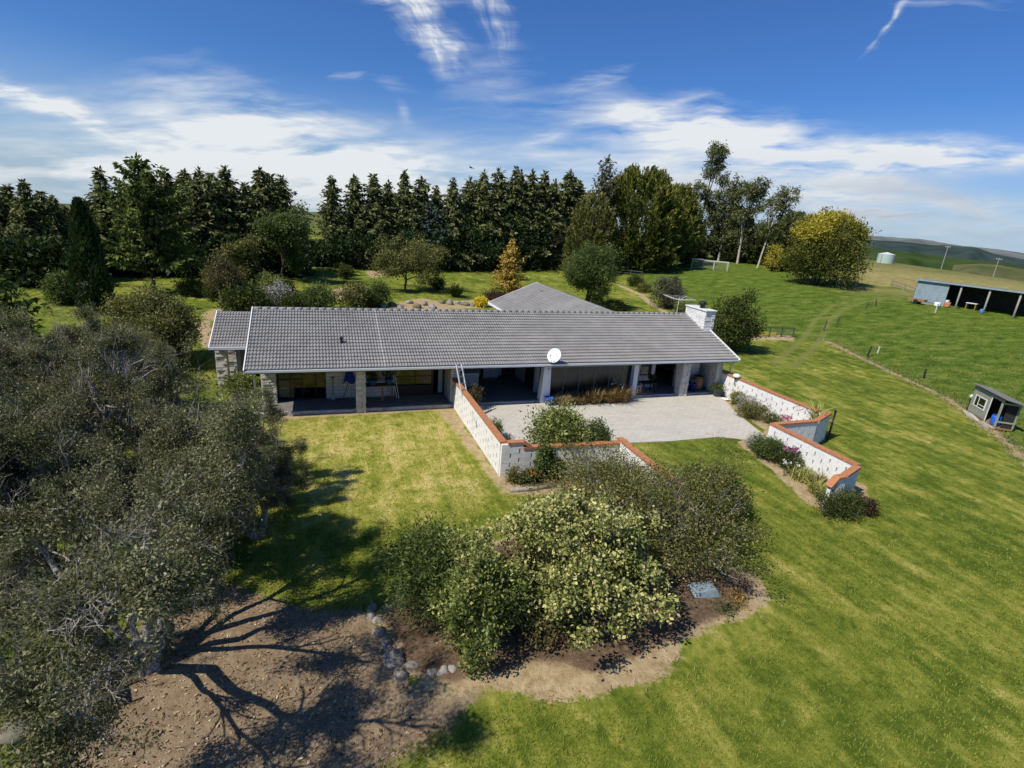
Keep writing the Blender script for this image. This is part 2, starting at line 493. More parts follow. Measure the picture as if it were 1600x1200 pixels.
grey = t.math('MULTIPLY', t.mr(W, 2.2, 3.3, 0, 1, True), t.mr(U, 8.5, 12.0, .15, .9, True))
grey = t.math('MULTIPLY', grey, t.mr(st, .42, .6, .35, 1))
ccol = t.mix(grey, (12.6, 13.0, 13.3), (6.6, 7.5, 8.8))
# deepen the blue as a polarised autumn sky
skyc = t.mix(1.0, sky.outputs[0], (.54, .98, 1.68), 'MULTIPLY')
haze = t.mr(sx.outputs[2], .0, .20, .55, 0.0, True)
skyc = t.mix(haze, skyc, (8.4, 10.0, 11.6))
t.n('OutputWorld', out=None, Surface=t.n('Background', Color=t.mix(dens, skyc, ccol), Strength=.066))

SC.view_settings.view_transform = 'Standard'; SC.view_settings.look = 'None'; SC.view_settings.exposure = 0
SC.render.engine = 'CYCLES'; SC.cycles.max_bounces = 5; SC.cycles.diffuse_bounces = 2; SC.cycles.glossy_bounces = 2
SC.cycles.transparent_max_bounces = 8; SC.cycles.transmission_bounces = 3; SC.cycles.use_denoising = True
SC.render.resolution_x = 1024; SC.render.resolution_y = 768


# ------------------------------------------------------------------ ground
def axis_coords(a, b, st_, g, far):
    c = list(np.arange(a, b, st_)); s = st_; x = c[-1]
    while x < far: s *= g; x += s; c.append(x)
    s = st_; x = c[0]; pre = []
    while x > -far: s *= g; x -= s; pre.append(x)
    return np.array(pre[::-1] + c)


def poly_sd(X, Y, poly):
    """signed distance to a polygon, negative inside"""
    d = np.full(X.shape, 1e9); ins = np.zeros(X.shape, bool); n = len(poly)
    for i in range(n):
        x0, y0 = poly[i]; x1, y1 = poly[(i + 1) % n]
        ex, ey = x1 - x0, y1 - y0; L2 = ex * ex + ey * ey + 1e-9
        tt = np.clip(((X - x0) * ex + (Y - y0) * ey) / L2, 0, 1)
        d = np.minimum(d, np.hypot(X - x0 - tt * ex, Y - y0 - tt * ey))
        c = ((y0 > Y) != (y1 > Y)) & (X < (x1 - x0) * (Y - y0) / (y1 - y0 + 1e-12) + x0); ins ^= c
    return np.where(ins, -d, d)


def line_d(X, Y, pts):
    d = np.full(X.shape, 1e9)
    for (x0, y0), (x1, y1) in zip(pts[:-1], pts[1:]):
        ex, ey = x1 - x0, y1 - y0; L2 = ex * ex + ey * ey + 1e-9
        tt = np.clip(((X - x0) * ex + (Y - y0) * ey) / L2, 0, 1)
        d = np.minimum(d, np.hypot(X - x0 - tt * ex, Y - y0 - tt * ey))
    return d


def gp(pts):
    return [tuple(G(*p)[0][:2]) for p in pts]


gx = axis_coords(-24, 56, .22, 1.06, 6500); gy = axis_coords(-27, 22, .22, 1.06, 6500)
GX, GY = np.meshgrid(gx, gy)
GZm = hgt(GX, GY)
ss = lambda d, w: np.clip(.5 - d / w, 0, 1)          # 1 inside, soft edge
EDGE = gp([(1296, 534), (1330, 552), (1400, 585), (1480, 622), (1540, 665), (1600, 715)])
EDGE_EXT = [(EDGE[0][0] - .5, EDGE[0][1] + 1)] + EDGE + [(28, -20), (20, -40)]
paddock_poly = gp([(1296, 534)]) + EDGE[1:] + [(28, -20), (20, -40), (140, -60), (160, 60), (140, 150)] + gp([(940, 408), (1010, 440), (1052, 482), (1100, 520), (1160, 528), (1240, 530)])
dry_poly = [(-14, -24)] + gp([(30, 1195), (150, 1110), (215, 985), (262, 880), (250, 800), (300, 720), (338, 690), (345, 770), (322, 850), (330, 900), (400, 925), (480, 950), (580, 955), (600, 1010), (640, 1065), (710, 1075), (760, 1065), (722, 1130), (600, 1196)]) + [(4, -20.5), (3, -24)]
bed_poly = gp([(585, 965), (610, 1050), (690, 1100), (770, 1078), (850, 1095), (930, 1092), (1010, 1072), (1062, 1040), (1062, 1010), (1120, 985), (1180, 962), (1204, 938), (1186, 905), (1130, 880), (1000, 770), (880, 770), (760, 860), (640, 900)])
bedin_poly = gp([(600, 970), (640, 1060), (720, 1070), (860, 1040), (930, 1060), (1010, 1020), (1100, 985), (1170, 945), (1180, 915), (1130, 890), (1000, 790), (880, 790), (760, 870), (650, 910)])
strip_poly = [(1.0, .9), (9.9, .9), (9.9, .1), (1.0, -.05)]
w1strip = [(9.9, .5), (9.9, -7.4), (13.2, -7.6), (13.6, -8.9), (10.6, -9.3), (9.5, -8.8), (9.1, -3), (8.7, .5)]
rbed_poly = [(28, .4)] + gp([(1128, 628), (1165, 652), (1196, 674), (1150, 690), (1205, 735), (1262, 788), (1310, 806), (1345, 806), (1368, 793), (1350, 765)]) + [(25.4, -11.5), (25.4, -8.3), (28, -7.0)]
gravel = [gp([(316, 488), (352, 478), (372, 490), (350, 500), (318, 502)]), gp([(300, 505), (330, 500), (334, 545), (318, 545)]), gp([(520, 452), (560, 445), (552, 466), (512, 470)]), gp([(600, 478), (660, 465), (700, 474), (730, 482), (640, 486)]), gp([(700, 470), (760, 468), (770, 480), (690, 484)]), gp([(570, 424), (600, 420), (606, 432), (580, 434)]), gp([(655, 435), (690, 440), (680, 448)])]
track = gp([(1225, 570), (1268, 532), (1285, 500), (1310, 480), (1352, 468), (1400, 466)])
bpath = gp([(968, 446), (1000, 460), (1022, 478), (1040, 488)])
framebed = gp([(1158, 522), (1240, 524), (1242, 532), (1158, 530)])
tanfield = [(86, 38), (100, 22), (150, 10), (230, -20), (500, -40), (600, 300), (200, 330), (150, 180), (125, 110), (112, 72)]
pad = ss(poly_sd(GX, GY, paddock_poly), .5)
dry = ss(poly_sd(GX, GY, dry_poly), .9)
bed = np.maximum.reduce([ss(poly_sd(GX, GY, bed_poly), .7), ss(poly_sd(GX, GY, strip_poly), .5) * .8, ss(poly_sd(GX, GY, w1strip), .7) * .85, ss(poly_sd(GX, GY, rbed_poly), .4)]
                        + [ss(poly_sd(GX, GY, p), 1.2) for p in gravel] + [ss(line_d(GX, GY, EDGE_EXT) - .34, .9) * .86, ss(line_d(GX, GY, bpath) - .5, .6), ss(poly_sd(GX, GY, framebed), .6)])
soil = np.maximum.reduce([ss(poly_sd(GX, GY, bedin_poly), .9), ss(poly_sd(GX, GY, [(9.95, -7.6), (13.2, -7.7), (13.4, -8.5), (10.7, -8.8)]), .5) * .7])
tan_ = np.clip(ss(poly_sd(GX, GY, tanfield), 16), 0, 1)
trk = ss(np.abs(line_d(GX, GY, track) - .75) - .28, .4)
YEL = gp([(440, 650), (700, 650), (760, 740), (740, 830), (600, 850), (430, 800)])
yel = ss(poly_sd(GX, GY, YEL), 5)
far_green = np.clip((np.hypot(GX, GY) - 130) / 60, 0, 1)
wild = ss(poly_sd(GX, GY, [(-16, -24), (-3.2, -19), (-3.4, -12), (-5, -9), (-4, -4), (-6, 3), (-20, 4)]), 2)
rn = np.random.default_rng(5)
GZm = GZm + rn.normal(size=GX.shape) * (.006 + .03 * pad * (np.hypot(GX - 3, GY + 25) < 120) + .02 * wild)
house_in = (GX > -2.4) & (GX < 28.2) & (GY > .4) & (GY < 21)
GZm = np.where(house_in, -.03, GZm)
# gentle mound of the shrub bed
GZm = GZm + .22 * ss(poly_sd(GX, GY, bedin_poly), 2.0) * (poly_sd(GX, GY, bedin_poly) < 1)
ny, nx = GX.shape
idx = np.arange(ny * nx).reshape(ny, nx)
GF = np.stack([idx[:-1, :-1], idx[:-1, 1:], idx[1:, 1:], idx[1:, :-1]], -1).reshape(-1, 4)


def ground_material():
    m, t = new_mat('ground')
    pos = t.n('NewGeometry', out=0)
    at = lambda nm: t.n('Attribute', out=2, props={'attribute_name': nm})
    big = t.noise(pos, .16, 4, .6); mid = t.noise(pos, .9, 5, .62); fine = t.noise(pos, 7, 5, .7); vf = t.noise(pos, 34, 3, .7); blotch = t.noise(pos, 2.6, 4, .6)
    # mown lawn: green with yellowed patches and faint mower lines
    sxy = t.n('SeparateXYZ', out=None, i0=pos)
    wob = t.math('MULTIPLY_ADD', t.noise(pos, .12, 2, .5), 7.0, sxy.outputs[0])
    mow = t.math('SINE', t.math('MULTIPLY', wob, 5.2))
    mow2 = t.math('SINE', t.math('MULTIPLY_ADD', t.noise(pos, .1, 2, .5), 30, t.math('MULTIPLY', t.math('ADD', sxy.outputs[0], t.math('MULTIPLY', sxy.outputs[1], .55)), 2.3)))
    stq = t.noise(t.n('Mapping', Vector=pos, Rotation=(0, 0, R(8)), Scale=(1.6, .16, 1)), 1.3, 4, .6)
    f = t.math('ADD', t.math('MULTIPLY', big, .62), t.math('MULTIPLY', mid, .70)); f = t.math('MULTIPLY_ADD', t.math('SUBTRACT', blotch, .5), .42, f)
    f = t.math('ADD', f, t.math('MULTIPLY', stq, .42)); f = t.math('ADD', f, t.math('MULTIPLY', fine, .36))
    f = t.math('MULTIPLY_ADD', mow, .022, f); f = t.math('MULTIPLY_ADD', mow2, .016, f)
    st3 = t.noise(t.n('Mapping', Vector=pos, Rotation=(0, 0, R(-6)), Scale=(3.6, .22, 1)), 1.5, 3, .6)
    f = t.math('MULTIPLY_ADD', t.math('SUBTRACT', st3, .5), .22, f)
    spots = t.mr(t.noise(pos, 1.7, 2, .4), .62, .72, 0, 1, True); worn = t.mr(t.noise(t.n('Mapping', Vector=pos, Location=(31, 7, 0)), .8, 3, .5), .63, .74, 0, 1, True)
    f = t.math('MULTIPLY_ADD', spots, -.13, f); f = t.math('MULTIPLY_ADD', worn, .16, f)
    f = t.math('MULTIPLY_ADD', at('yel'), .165, f)
    lawn = t.ramp(t.mr(f, .90, 1.34), [(0, (.078, .116, .014)), (.28, (.140, .176, .022)), (.52, (.225, .238, .038)), (.76, (.33, .305, .070)), (1, (.45, .38, .13))])
    lawn = t.mix(t.math('MULTIPLY', at('yel'), .9), lawn, t.mix(1, lawn, (1.38, 1.32, 1.36), 'MULTIPLY'))
    lawn = t.mix(t.mr(vf, .25, .75), t.mix(1, lawn, (.62, .64, .6), 'MULTIPLY'), t.mix(1, lawn, (1.32, 1.3, 1.35), 'MULTIPLY'))
    # long paddock grass: clumpy
    pn = t.noise(t.n('Mapping', Vector=pos, Rotation=(0, 0, R(25)), Scale=(.7, 1.5, 1)), .75, 6, .66)
    padc = t.ramp(t.math('MULTIPLY_ADD', fine, .3, t.math('MULTIPLY', pn, .85)), [(.38, (.024, .052, .006)), (.50, (.068, .115, .013)), (.62, (.125, .168, .024)), (.76, (.22, .22, .055))])
    c = t.mix(at('pad'), lawn, padc)
    tann = t.math('MULTIPLY', at('tan'), t.mr(t.noise(pos, .11, 4, .6), .28, .46))
    tcol = t.ramp(t.math('MULTIPLY_ADD', fine, .3, t.math('MULTIPLY', mid, .8)), [(.35, (.16, .155, .045)), (.6, (.32, .265, .10)), (.85, (.44, .36, .17))])
    c = t.mix(tann, c, tcol)
    c = t.mix(at('far'), c, t.mix(t.noise(pos, .02, 2, .5), (.05, .085, .02), (.17, .16, .06)))
    # bare dry soil with litter
    edge = t.math('ADD', t.math('MULTIPLY', t.math('SUBTRACT', mid, .5), 1.1), t.math('MULTIPLY', t.math('SUBTRACT', fine, .5), .8))
    dryc = t.ramp(t.math('MULTIPLY_ADD', vf, .35, t.math('MULTIPLY', t.math('ADD', fine, blotch), .42)), [(.36, (.075, .050, .030)), (.5, (.195, .138, .084)), (.64, (.29, .212, .130)), (.8, (.42, .325, .215))])
    dm = t.mr(t.math('ADD', at('dry'), edge), .35, .65, 0, 1, True)
    c = t.mix(dm, c, dryc)
    bedc = t.ramp(t.math('MULTIPLY_ADD', vf, .35, t.math('MULTIPLY', t.math('ADD', fine, blotch), .42)), [(.36, (.16, .105, .058)), (.52, (.33, .235, .125)), (.66, (.47, .36, .205)), (.82, (.55, .45, .29))])
    bm_ = t.mr(t.math('ADD', at('bed'), edge), .42, .68, 0, 1, True)
    c = t.mix(bm_, c, bedc)
    soilc = t.ramp(t.math('MULTIPLY_ADD', vf, .4, t.math('MULTIPLY', fine, .7)), [(.35, (.045, .030, .020)), (.58, (.15, .10, .062)), (.78, (.32, .225, .135))])
    c = t.mix(t.mr(t.math('ADD', at('soil'), edge), .4, .7, 0, 1, True), c, soilc)
    wl = t.mr(t.math('ADD', at('wild'), edge), .4, .75, 0, .9, True)
    c = t.mix(wl, c, t.ramp(t.math('MULTIPLY_ADD', vf, .3, t.math('MULTIPLY', t.math('ADD', mid, fine), .45)), [(.38, (.03, .045, .012)), (.55, (.075, .105, .024)), (.68, (.14, .15, .05)), (.8, (.26, .20, .10))]))
    c = t.mix(t.math('MULTIPLY', at('trk'), t.mr(fine, .3, .6)), c, (.20, .20, .06))
    hb = t.math('ADD', t.math('MULTIPLY', fine, .6), t.math('MULTIPLY', vf, .55))
    t.out(t.n('BsdfPrincipled', Base_Color=c, Roughness=.95, Specular_IOR_Level=.06,
              Normal=t.n('Bump', Strength=.75, Distance=.07, Height=hb)))
    return m


gme = fast_mesh('ground', np.stack([GX, GY, GZm], -1).reshape(-1, 3), GF, ground_material(), smooth=True)
for nm, arr in (('pad', pad), ('dry', dry), ('bed', bed), ('soil', soil), ('tan', tan_), ('trk', trk), ('yel', yel), ('far', far_green), ('wild', wild)):
    gme.attributes.new(nm, 'FLOAT', 'POINT').data.foreach_set('value', np.ascontiguousarray(arr.ravel(), np.float32))
tag(link('ground', gme), None, None, kind='structure')


# distant land: ridge profiles standing at their own distance
def ridge(name, prof, dist, mat, drop=260, jag=0.0, seed=1):
    rg = np.random.default_rng(seed)
    xs = np.array([p[0] for p in prof], float); ys = np.array([p[1] for p in prof], float)
    q = np.linspace(xs[0], xs[-1], 260); yq = np.interp(q, xs, ys)
    if jag: yq += np.convolve(rg.normal(size=268) * jag, np.ones(9) / 3, 'valid')[:260]
    V = []
    for k, (dz, dd) in enumerate(((0, 0), (-.12, -.05), (-.45, -.14), (-1, -.26))):
        for a, b in zip(q, yq):
            d = ray(a, b); d = d / math.hypot(d[0], d[1]); X = C + d * dist
            dirn = np.array([d[0], d[1], 0]); z = X[2] + dz * drop * .25 * (1 + .25 * math.sin(a * .13 + k))
            X = C * np.array([1, 1, 0]) + dirn * dist * (1 + dd * (1 + .2 * math.sin(a * .07 + k))); V.append((X[0], X[1], z))
    n = 260; F = [(k * n + i, k * n + i + 1, (k + 1) * n + i + 1, (k + 1) * n + i) for k in range(3) for i in range(n - 1)]
    return tag(link(name, fast_mesh(name, np.array(V), np.array(F), mat, smooth=True)), None, None, kind='structure')


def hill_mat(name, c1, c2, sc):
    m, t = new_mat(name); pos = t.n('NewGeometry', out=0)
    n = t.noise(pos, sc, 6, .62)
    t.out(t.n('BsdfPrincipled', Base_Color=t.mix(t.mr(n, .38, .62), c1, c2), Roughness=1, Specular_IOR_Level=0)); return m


ridge('hills', [(1080, 374), (1200, 371), (1300, 368), (1345, 368), (1375, 369), (1403, 371), (1420, 372), (1459, 376), (1497, 383), (1544, 388), (1600, 395), (1720, 408), (1900, 430)], 6200, hill_mat('hazy_far_hills', (.105, .125, .125), (.20, .205, .18), .0016), 420, .35, 3)  # distance haze is put into the bluish base colours
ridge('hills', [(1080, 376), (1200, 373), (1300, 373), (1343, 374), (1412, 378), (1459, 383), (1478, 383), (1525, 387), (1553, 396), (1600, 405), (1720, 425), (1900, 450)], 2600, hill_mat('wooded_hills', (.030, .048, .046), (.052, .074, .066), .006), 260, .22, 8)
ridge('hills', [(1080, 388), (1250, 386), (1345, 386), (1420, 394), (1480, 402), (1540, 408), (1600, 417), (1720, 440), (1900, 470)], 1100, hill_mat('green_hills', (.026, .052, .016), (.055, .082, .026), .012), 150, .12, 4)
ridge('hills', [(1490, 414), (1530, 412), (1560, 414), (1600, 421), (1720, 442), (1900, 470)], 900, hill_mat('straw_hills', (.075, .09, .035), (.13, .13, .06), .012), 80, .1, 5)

# ------------------------------------------------------------------ building materials
def roof_mat():
    m, t = new_mat('roof_tiles'); pos = t.n('NewGeometry', out=0)
    n1 = t.noise(pos, 1.1, 5, .65); n2 = t.noise(pos, 22, 3, .7); n3 = t.noise(pos, .35, 3, .6)
    sxy = t.n('SeparateXYZ', out=None, i0=pos)
    # every pressed tile weathers a little differently
    cu = t.math('FLOOR', t.math('MULTIPLY', sxy.outputs[0], 1 / .441)); cv = t.math('FLOOR', t.math('MULTIPLY', sxy.outputs[1], 1 / .282))
    wn = t.n('TexWhiteNoise', out=0, props={'noise_dimensions': '2D'}, Vector=t.n('CombineXYZ', i0=cu, i1=cv, i2=0.0))
    f = t.math('ADD', t.math('MULTIPLY', n1, .5), t.math('MULTIPLY', n2, .42)); f = t.math('MULTIPLY_ADD', wn, .07, f); f = t.math('MULTIPLY_ADD', n3, .34, f)
    c = t.ramp(t.mr(f, .38, 1.0), [(0, (.165, .158, .148)), (.5, (.262, .252, .238)), (1, (.37, .357, .338))])
    # pale lichen run below the old aerial
    lx = t.math('ABSOLUTE', t.math('SUBTRACT', sxy.outputs[0], t.math('MULTIPLY_ADD', t.noise(pos, 1.6, 2, .5), .12, 6.12)))
    ly = t.math('MULTIPLY', t.mr(sxy.outputs[1], -.2, .2), t.mr(sxy.outputs[1], 4.9, 5.1, 1, 0))
    lm = t.math('MULTIPLY', t.mr(lx, .03, .10, .85, 0), ly)
    c = t.mix(t.math('MULTIPLY', lm, t.mr(n2, .35, .6)), c, (.42, .41, .39))
    t.out(t.n('BsdfPrincipled', Base_Color=c, Roughness=.7, Specular_IOR_Level=.25, Normal=t.n('Bump', Strength=.25, Distance=.01, Height=n2)))
    return m


def block_mat(name, c1, c2, mort, bw=.4, bh=.2, axis='xz', mw=.02, bump=.5):
    m, t = new_mat(name); pos = t.n('NewGeometry', out=0); s = t.n('SeparateXYZ', out=None, i0=pos)
    hor = t.math('ADD', s.outputs[0], s.outputs[1])
    vec = t.n('CombineXYZ', i0=hor, i1=s.outputs[2], i2=0.0)
    br = t.n('TexBrick', out=None, Vector=vec, Color1=(*c1, 1), Color2=(*c2, 1), Mortar=(*mort, 1), Scale=1.0, Mortar_Size=mw, Brick_Width=bw, Row_Height=bh)
    n = t.noise(pos, 14, 5, .65); n2 = t.noise(pos, 1.2, 4, .6)
    c = t.mix(t.mr(n, .3, .7), t.mix(1, br.outputs[0], (.86, .85, .83), 'MULTIPLY'), br.outputs[0])
    c = t.mix(t.mr(n2, .52, .75, 0, .35), c, [x * .62 for x in c1])
    h = t.math('MULTIPLY_ADD', br.outputs[1], -.6, n)
    t.out(t.n('BsdfPrincipled', Base_Color=c, Roughness=.85, Specular_IOR_Level=.2, Normal=t.n('Bump', Strength=bump, Distance=.02, Height=h)))
    MATS[name] = m; return m


M_ROOF = roof_mat()
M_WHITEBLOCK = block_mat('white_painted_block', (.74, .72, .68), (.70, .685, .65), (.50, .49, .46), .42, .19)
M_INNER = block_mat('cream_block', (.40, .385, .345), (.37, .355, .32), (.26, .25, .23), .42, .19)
M_WALLWHITE = surf('white_garden_wall', (.76, .745, .71), .85, .08, 9, .35, 40, col2=(.50, .48, .43), amt=.45, sc2=1.6)
M_STONE = surf('split_stone', (.60, .56, .48), .9, .22, 5, .9, 22, col2=(.40, .36, .29), amt=.6, sc2=3)
M_CHIM = surf('white_chimney_stone', (.72, .70, .66), .9, .15, 6, .9, 20, col2=(.30, .29, .27), amt=.6, sc2=3.5)
M_TERRA = surf('terracotta_brick', (.46, .19, .085), .85, .22, 8, .4, 50, col2=(.33, .20, .13), amt=.5, sc2=1.1)
M_GUTTER = surf('pale_grey_gutter', (.60, .63, .66), .45, .06, 4, spec=.4)
M_WHITE = surf('white_paint', (.76, .76, .74), .5, .05, 5)
M_BLUEGREY = surf('blue_grey_paint', (.46, .54, .60), .5, .06, 4)
M_DARKTIMBER = surf('dark_stained_timber', (.035, .028, .023), .7, .25, 8)
M_DARKFRAME = surf('bronze_frame', (.030, .027, .025), .45, .15, 8)
M_SLAB = surf('concrete_slab', (.17, .16, .148), .9, .15, 4, .3, 40, col2=(.10, .095, .088), amt=.6)
M_SLABEDGE = surf('pale_concrete_edge', (.52, .49, .43), .9, .2, 5, .5, 30, col2=(.25, .22, .18), amt=.7, sc2=2)
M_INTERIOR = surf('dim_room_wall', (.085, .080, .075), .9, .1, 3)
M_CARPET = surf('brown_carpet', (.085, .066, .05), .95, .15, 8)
M_CURTAIN = surf('pale_curtain', (.62, .66, .70), .85, .06, 3)
M_SCREEN = None
M_GLASS = glass_mat('window_glass')
M_GREYMETAL = surf('galvanised_metal', (.42, .44, .45), .45, .12, 6, metal=.6, spec=.4)
M_BLACK = surf('black_plastic', (.018, .018, .02), .5, .1, 5)
M_RUST = surf('rusty_steel', (.10, .052, .03), .85, .3, 9)


def screen_mat():
    m, t = new_mat('insect_screen'); pos = t.n('NewGeometry', out=0)
    n = t.noise(pos, 2.2, 4, .6)
    c = t.mix(t.mr(n, .35, .7), (.022, .021, .019), (.055, .052, .047))
    a = t.n('BsdfDiffuse', Color=c); b = t.n('BsdfTransparent', Color=(.6, .6, .6, 1)); g = t.n('BsdfGlossy', Color=(.7, .75, .8, 1), Roughness=.12)
    t.out(t.n('MixShader', i0=t.math('MULTIPLY_ADD', t.n('Fresnel', IOR=1.45), .8, .02), i1=t.n('MixShader', i0=.35, i1=a, i2=b), i2=g)); return m


M_SCREEN = screen_mat()

# ------------------------------------------------------------------ the house
house = thing('farmhouse', 'long single-storey white stone farmhouse with grey tiled roof and shaded veranda', 'house')


def tile_plane(mb, O, Uv, Vv, Lu, Lv, tw=.147, ch=.30, seg=6):
    """pressed tiles: waves across, stepped courses up the slope"""
    O = np.array(O, float); Uv = unit(np.array(Uv, float)); Vv = unit(np.array(Vv, float)); N = np.cross(Uv, Vv)
    if N[2] < 0: N = -N
    nu = int(round(Lu / tw)); tw = Lu / nu; nc = int(round(Lv / ch)); ch = Lv / nc
    u = np.arange(nu * seg + 1) / seg; fr = u % 1.0
    wave = .040 * np.power(np.clip(np.sin(np.pi * np.clip(fr / .74, 0, 1)), 0, 1), .6); uu = u * tw
    rg = np.random.default_rng(7); V = []; n = len(u)
    for c in range(nc):
        j = (rg.normal(size=nu + 1) * .003)[np.minimum(np.floor(u).astype(int), nu)]
        lo, hi = c * ch - .012, (c + 1) * ch + .01
        for v_, off in ((lo, .006), (lo + .002, .066), (lo + .05, .070), (hi, .010)):
            V.append(O + uu[:, None] * Uv + v_ * Vv + (wave * (1 if off > .02 or v_ == hi else .5) + off + j)[:, None] * N)
    V = np.concatenate(V); rows = nc * 4; o = len(mb.v)
    mb.v += [tuple(p) for p in V]
    for r_ in range(rows - 1):
        if r_ % 4 == 3: continue
        a = o + r_ * n
        mb.f += [(a + k, a + k + 1, a + n + k + 1, a + n + k) for k in range(n - 1)]
    # close underside
    q = [O, O + Uv * Lu, O + Uv * Lu + Vv * Lv, O + Vv * Lv]
    q = [tuple(p - N * .03) for p in q]; mb.add(q, [(3, 2, 1, 0)])


HL, HE, HR, HD = 27.96, 2.50, 4.354, 5.06
sl_ = math.hypot(HD, HR - HE); vs_ = ((0, HD / sl_, (HR - HE) / sl_))
rf = MB(); tile_plane(rf, (0, 0, HE - .02), (1, 0, 0), vs_, HL, sl_)
tile_plane(rf, (0, 2 * HD, HE - .02), (1, 0, 0), (0, -vs_[1], vs_[2]), HL, sl_, seg=4)
rf.build('roof', M_ROOF, house)
rc = MB()
for k in range(70):
    x0 = .02 + k * .4
    if x0 > HL - .5: break
    pts = [(x0, HD, HR - .005), (x0 + .38, HD, HR + .012)]
    rc.tube(pts, [.105, .115], 8)
rc.build('ridge_capping', M_ROOF, house, smooth=True)
# rear wing with its own gable roof running back
rw = MB(); xw0, xw1, xr = 17.5, 26.3, 21.9; rs = math.hypot(xr - xw0, HR - HE)
tile_plane(rw, (xw0, 5.3, HE), (0, 1, 0), (xr - xw0, 0, HR - HE - .03), 14.0, rs, seg=4)
tile_plane(rw, (xw1, 5.3, HE), (0, 1, 0), (xr - xw1, 0, HR - HE - .03), 14.0, rs, seg=4)
rw.build('rear_roof', M_ROOF, house)
wb = MB(); wb.box(xw0 + .6, xw1 - .6, 9.9, 18.7, 0, 2.45)
wb.add([(xw0 + .6, 18.7, 2.45), (xw1 - .6, 18.7, 2.45), (xr, 18.7, HR - .25)], [(0, 1, 2)])
wb.build('rear_wall', M_WHITEBLOCK, house)
bt = MB()
bt.bar((xw0 - .05, 19.33, HE - .03), (xr, 19.33, HR), .05, .2); bt.bar((xw1 + .05, 19.33, HE - .03), (xr, 19.33, HR), .05, .2)
bt.box(xw0 - .16, xw0 - .04, 10.2, 19.3, HE - .12, HE + .03); bt.build('rear_bargeboard', M_WHITE, house)
# small left wing
lw = MB(); ls = math.hypot(3.3, 1.22)
tile_plane(lw, (-2.15, 4.7, 2.36), (1, 0, 0), (0, 3.3, 1.22), 2.3, ls); tile_plane(lw, (-2.15, 11.3, 2.36), (1, 0, 0), (0, -3.3, 1.22), 2.3, ls, seg=4)
lw.build('wing_roof', M_ROOF, house)
for k in (0,):
    b = MB(); b.bar((-2.19, 4.66, 2.33), (-2.19, 8.0, 3.60), .05, .17); b.bar((-2.19, 11.34, 2.33), (-2.19, 8.0, 3.60), .05, .17)
    b.build('wing_bargeboard', M_WHITE, house)
b = MB(); b.box(-2.2, .0, 4.54, 4.68, 2.27, 2.40); b.build('wing_gutter', M_GUTTER, house)
b = MB(); b.box(-1.9, .35, 7.4, 11.2, 0, 2.34); b.box(-1.0, .35, 6.1, 6.3, 2.0, 2.32); b.build('wing_wall', M_INNER, house)


def stone_pier(name, x0, x1, y0, y1, z0, z1, mat=M_STONE, ch=.15, jit=.035, seed=1, parent=house, batter=0.0, nx=2):
    rnd = random.Random(seed); mb = MB(); z = z0; row = 0
    while z < z1 - .04:
        h = min(ch * rnd.uniform(.8, 1.2), z1 - z); k = (z - z0) / (z1 - z0)
        cuts = [x0] + sorted(x0 + (x1 - x0) * (i + rnd.uniform(.3, .7) - (row % 2) * .25) / nx for i in range(1, nx + (row % 2) * 0)) + [x1]
        cuts = [cuts[0]] + [c for c in cuts[1:-1] if x0 + .08 < c < x1 - .08] + [cuts[-1]]
        for a, b_ in zip(cuts[:-1], cuts[1:]):
            j = [rnd.uniform(-jit, jit) for _ in range(4)]
            bo = batter * (1 - k)
            f0 = y0 + j[0] * .8 - bo; b0 = y1 + j[1] * .5
            mb.hexa([(a + .004 + j[2] * .4, f0 - .008, z + .006), (b_ - .004 + j[3] * .4, f0 + j[3] * .4, z + .006), (b_ - .004, b0, z + .006), (a + .004, b0, z + .006)],
                    [(a + .010 + j[2] * .4, f0 + .016, z + h - .004), (b_ - .010 + j[3] * .4, f0 + .012, z + h - .004), (b_ - .008, b0, z + h - .004), (a + .008, b0, z + h - .004)])
        z += h; row += 1
    mb.box(x0 + .05, x1 - .05, y0 + .05, y1 - .05, z0, z1 - .01)
    return mb.build(name, mat, parent)


# slab and outer walls
b = MB(); b.box(.3, 27.7, .72, 2.4, -.1, .12); b.box(10.3, 15.2, 2.4, 5.6, -.1, .115); b.box(21.4, 27.5, 2.4, 5.4, -.1, .115); b.build('veranda_slab', M_SLAB, house)
rnd = random.Random(4)
for xa, xb in ((.35, 15.6), (21.1, 27.6)):
    b = MB()
    for x in np.arange(xa, xb, .62):
        b.box(x + .001, min(x + .619, xb), .60 + rnd.uniform(-.03, .03), .71, -.1, .135 + rnd.uniform(-.015, .012))
    b.build('slab_edging', M_SLABEDGE, house)
fw = MB()   # block walls of the front
for (x0, x1, y0, y1, z0, z1) in [(3.45, 6.98, 2.42, 2.6, .12, 2.34), (1.12, 3.45, 2.42, 2.6, 2.22, 2.34), (6.98, 9.75, 2.42, 2.6, 2.22, 2.34),
                                 (9.75, 10.25, .95, 5.7, .12, 2.34), (10.25, 15.15, 5.5, 5.7, .12, 2.34), (15.15, 15.35, 2.0, 5.7, .12, 2.34),
                                 (21.35, 22.35, 2.12, 2.3, .12, 2.34), (22.35, 23.2, 2.12, 2.3, .12, .92), (22.35, 23.2, 2.12, 2.3, 2.1, 2.34), (23.2, 23.45, 2.12, 2.3, .12, 2.34),
                                 (24.95, 26.75, 1.92, 2.1, .12, 2.34), (26.75, 27.2, 1.92, 2.1, 2.15, 2.34), (27.2, 27.4, 1.22, 2.09, .12, 2.34),
                                 (.35, .55, 2.6, 9.7, 0, 2.45), (27.2, 27.4, 2.1, 9.7, 0, 2.45), (.55, 27.2, 9.5, 9.7, 0, 2.45)]:
    fw.box(x0, x1, y0, y1, z0, z1)
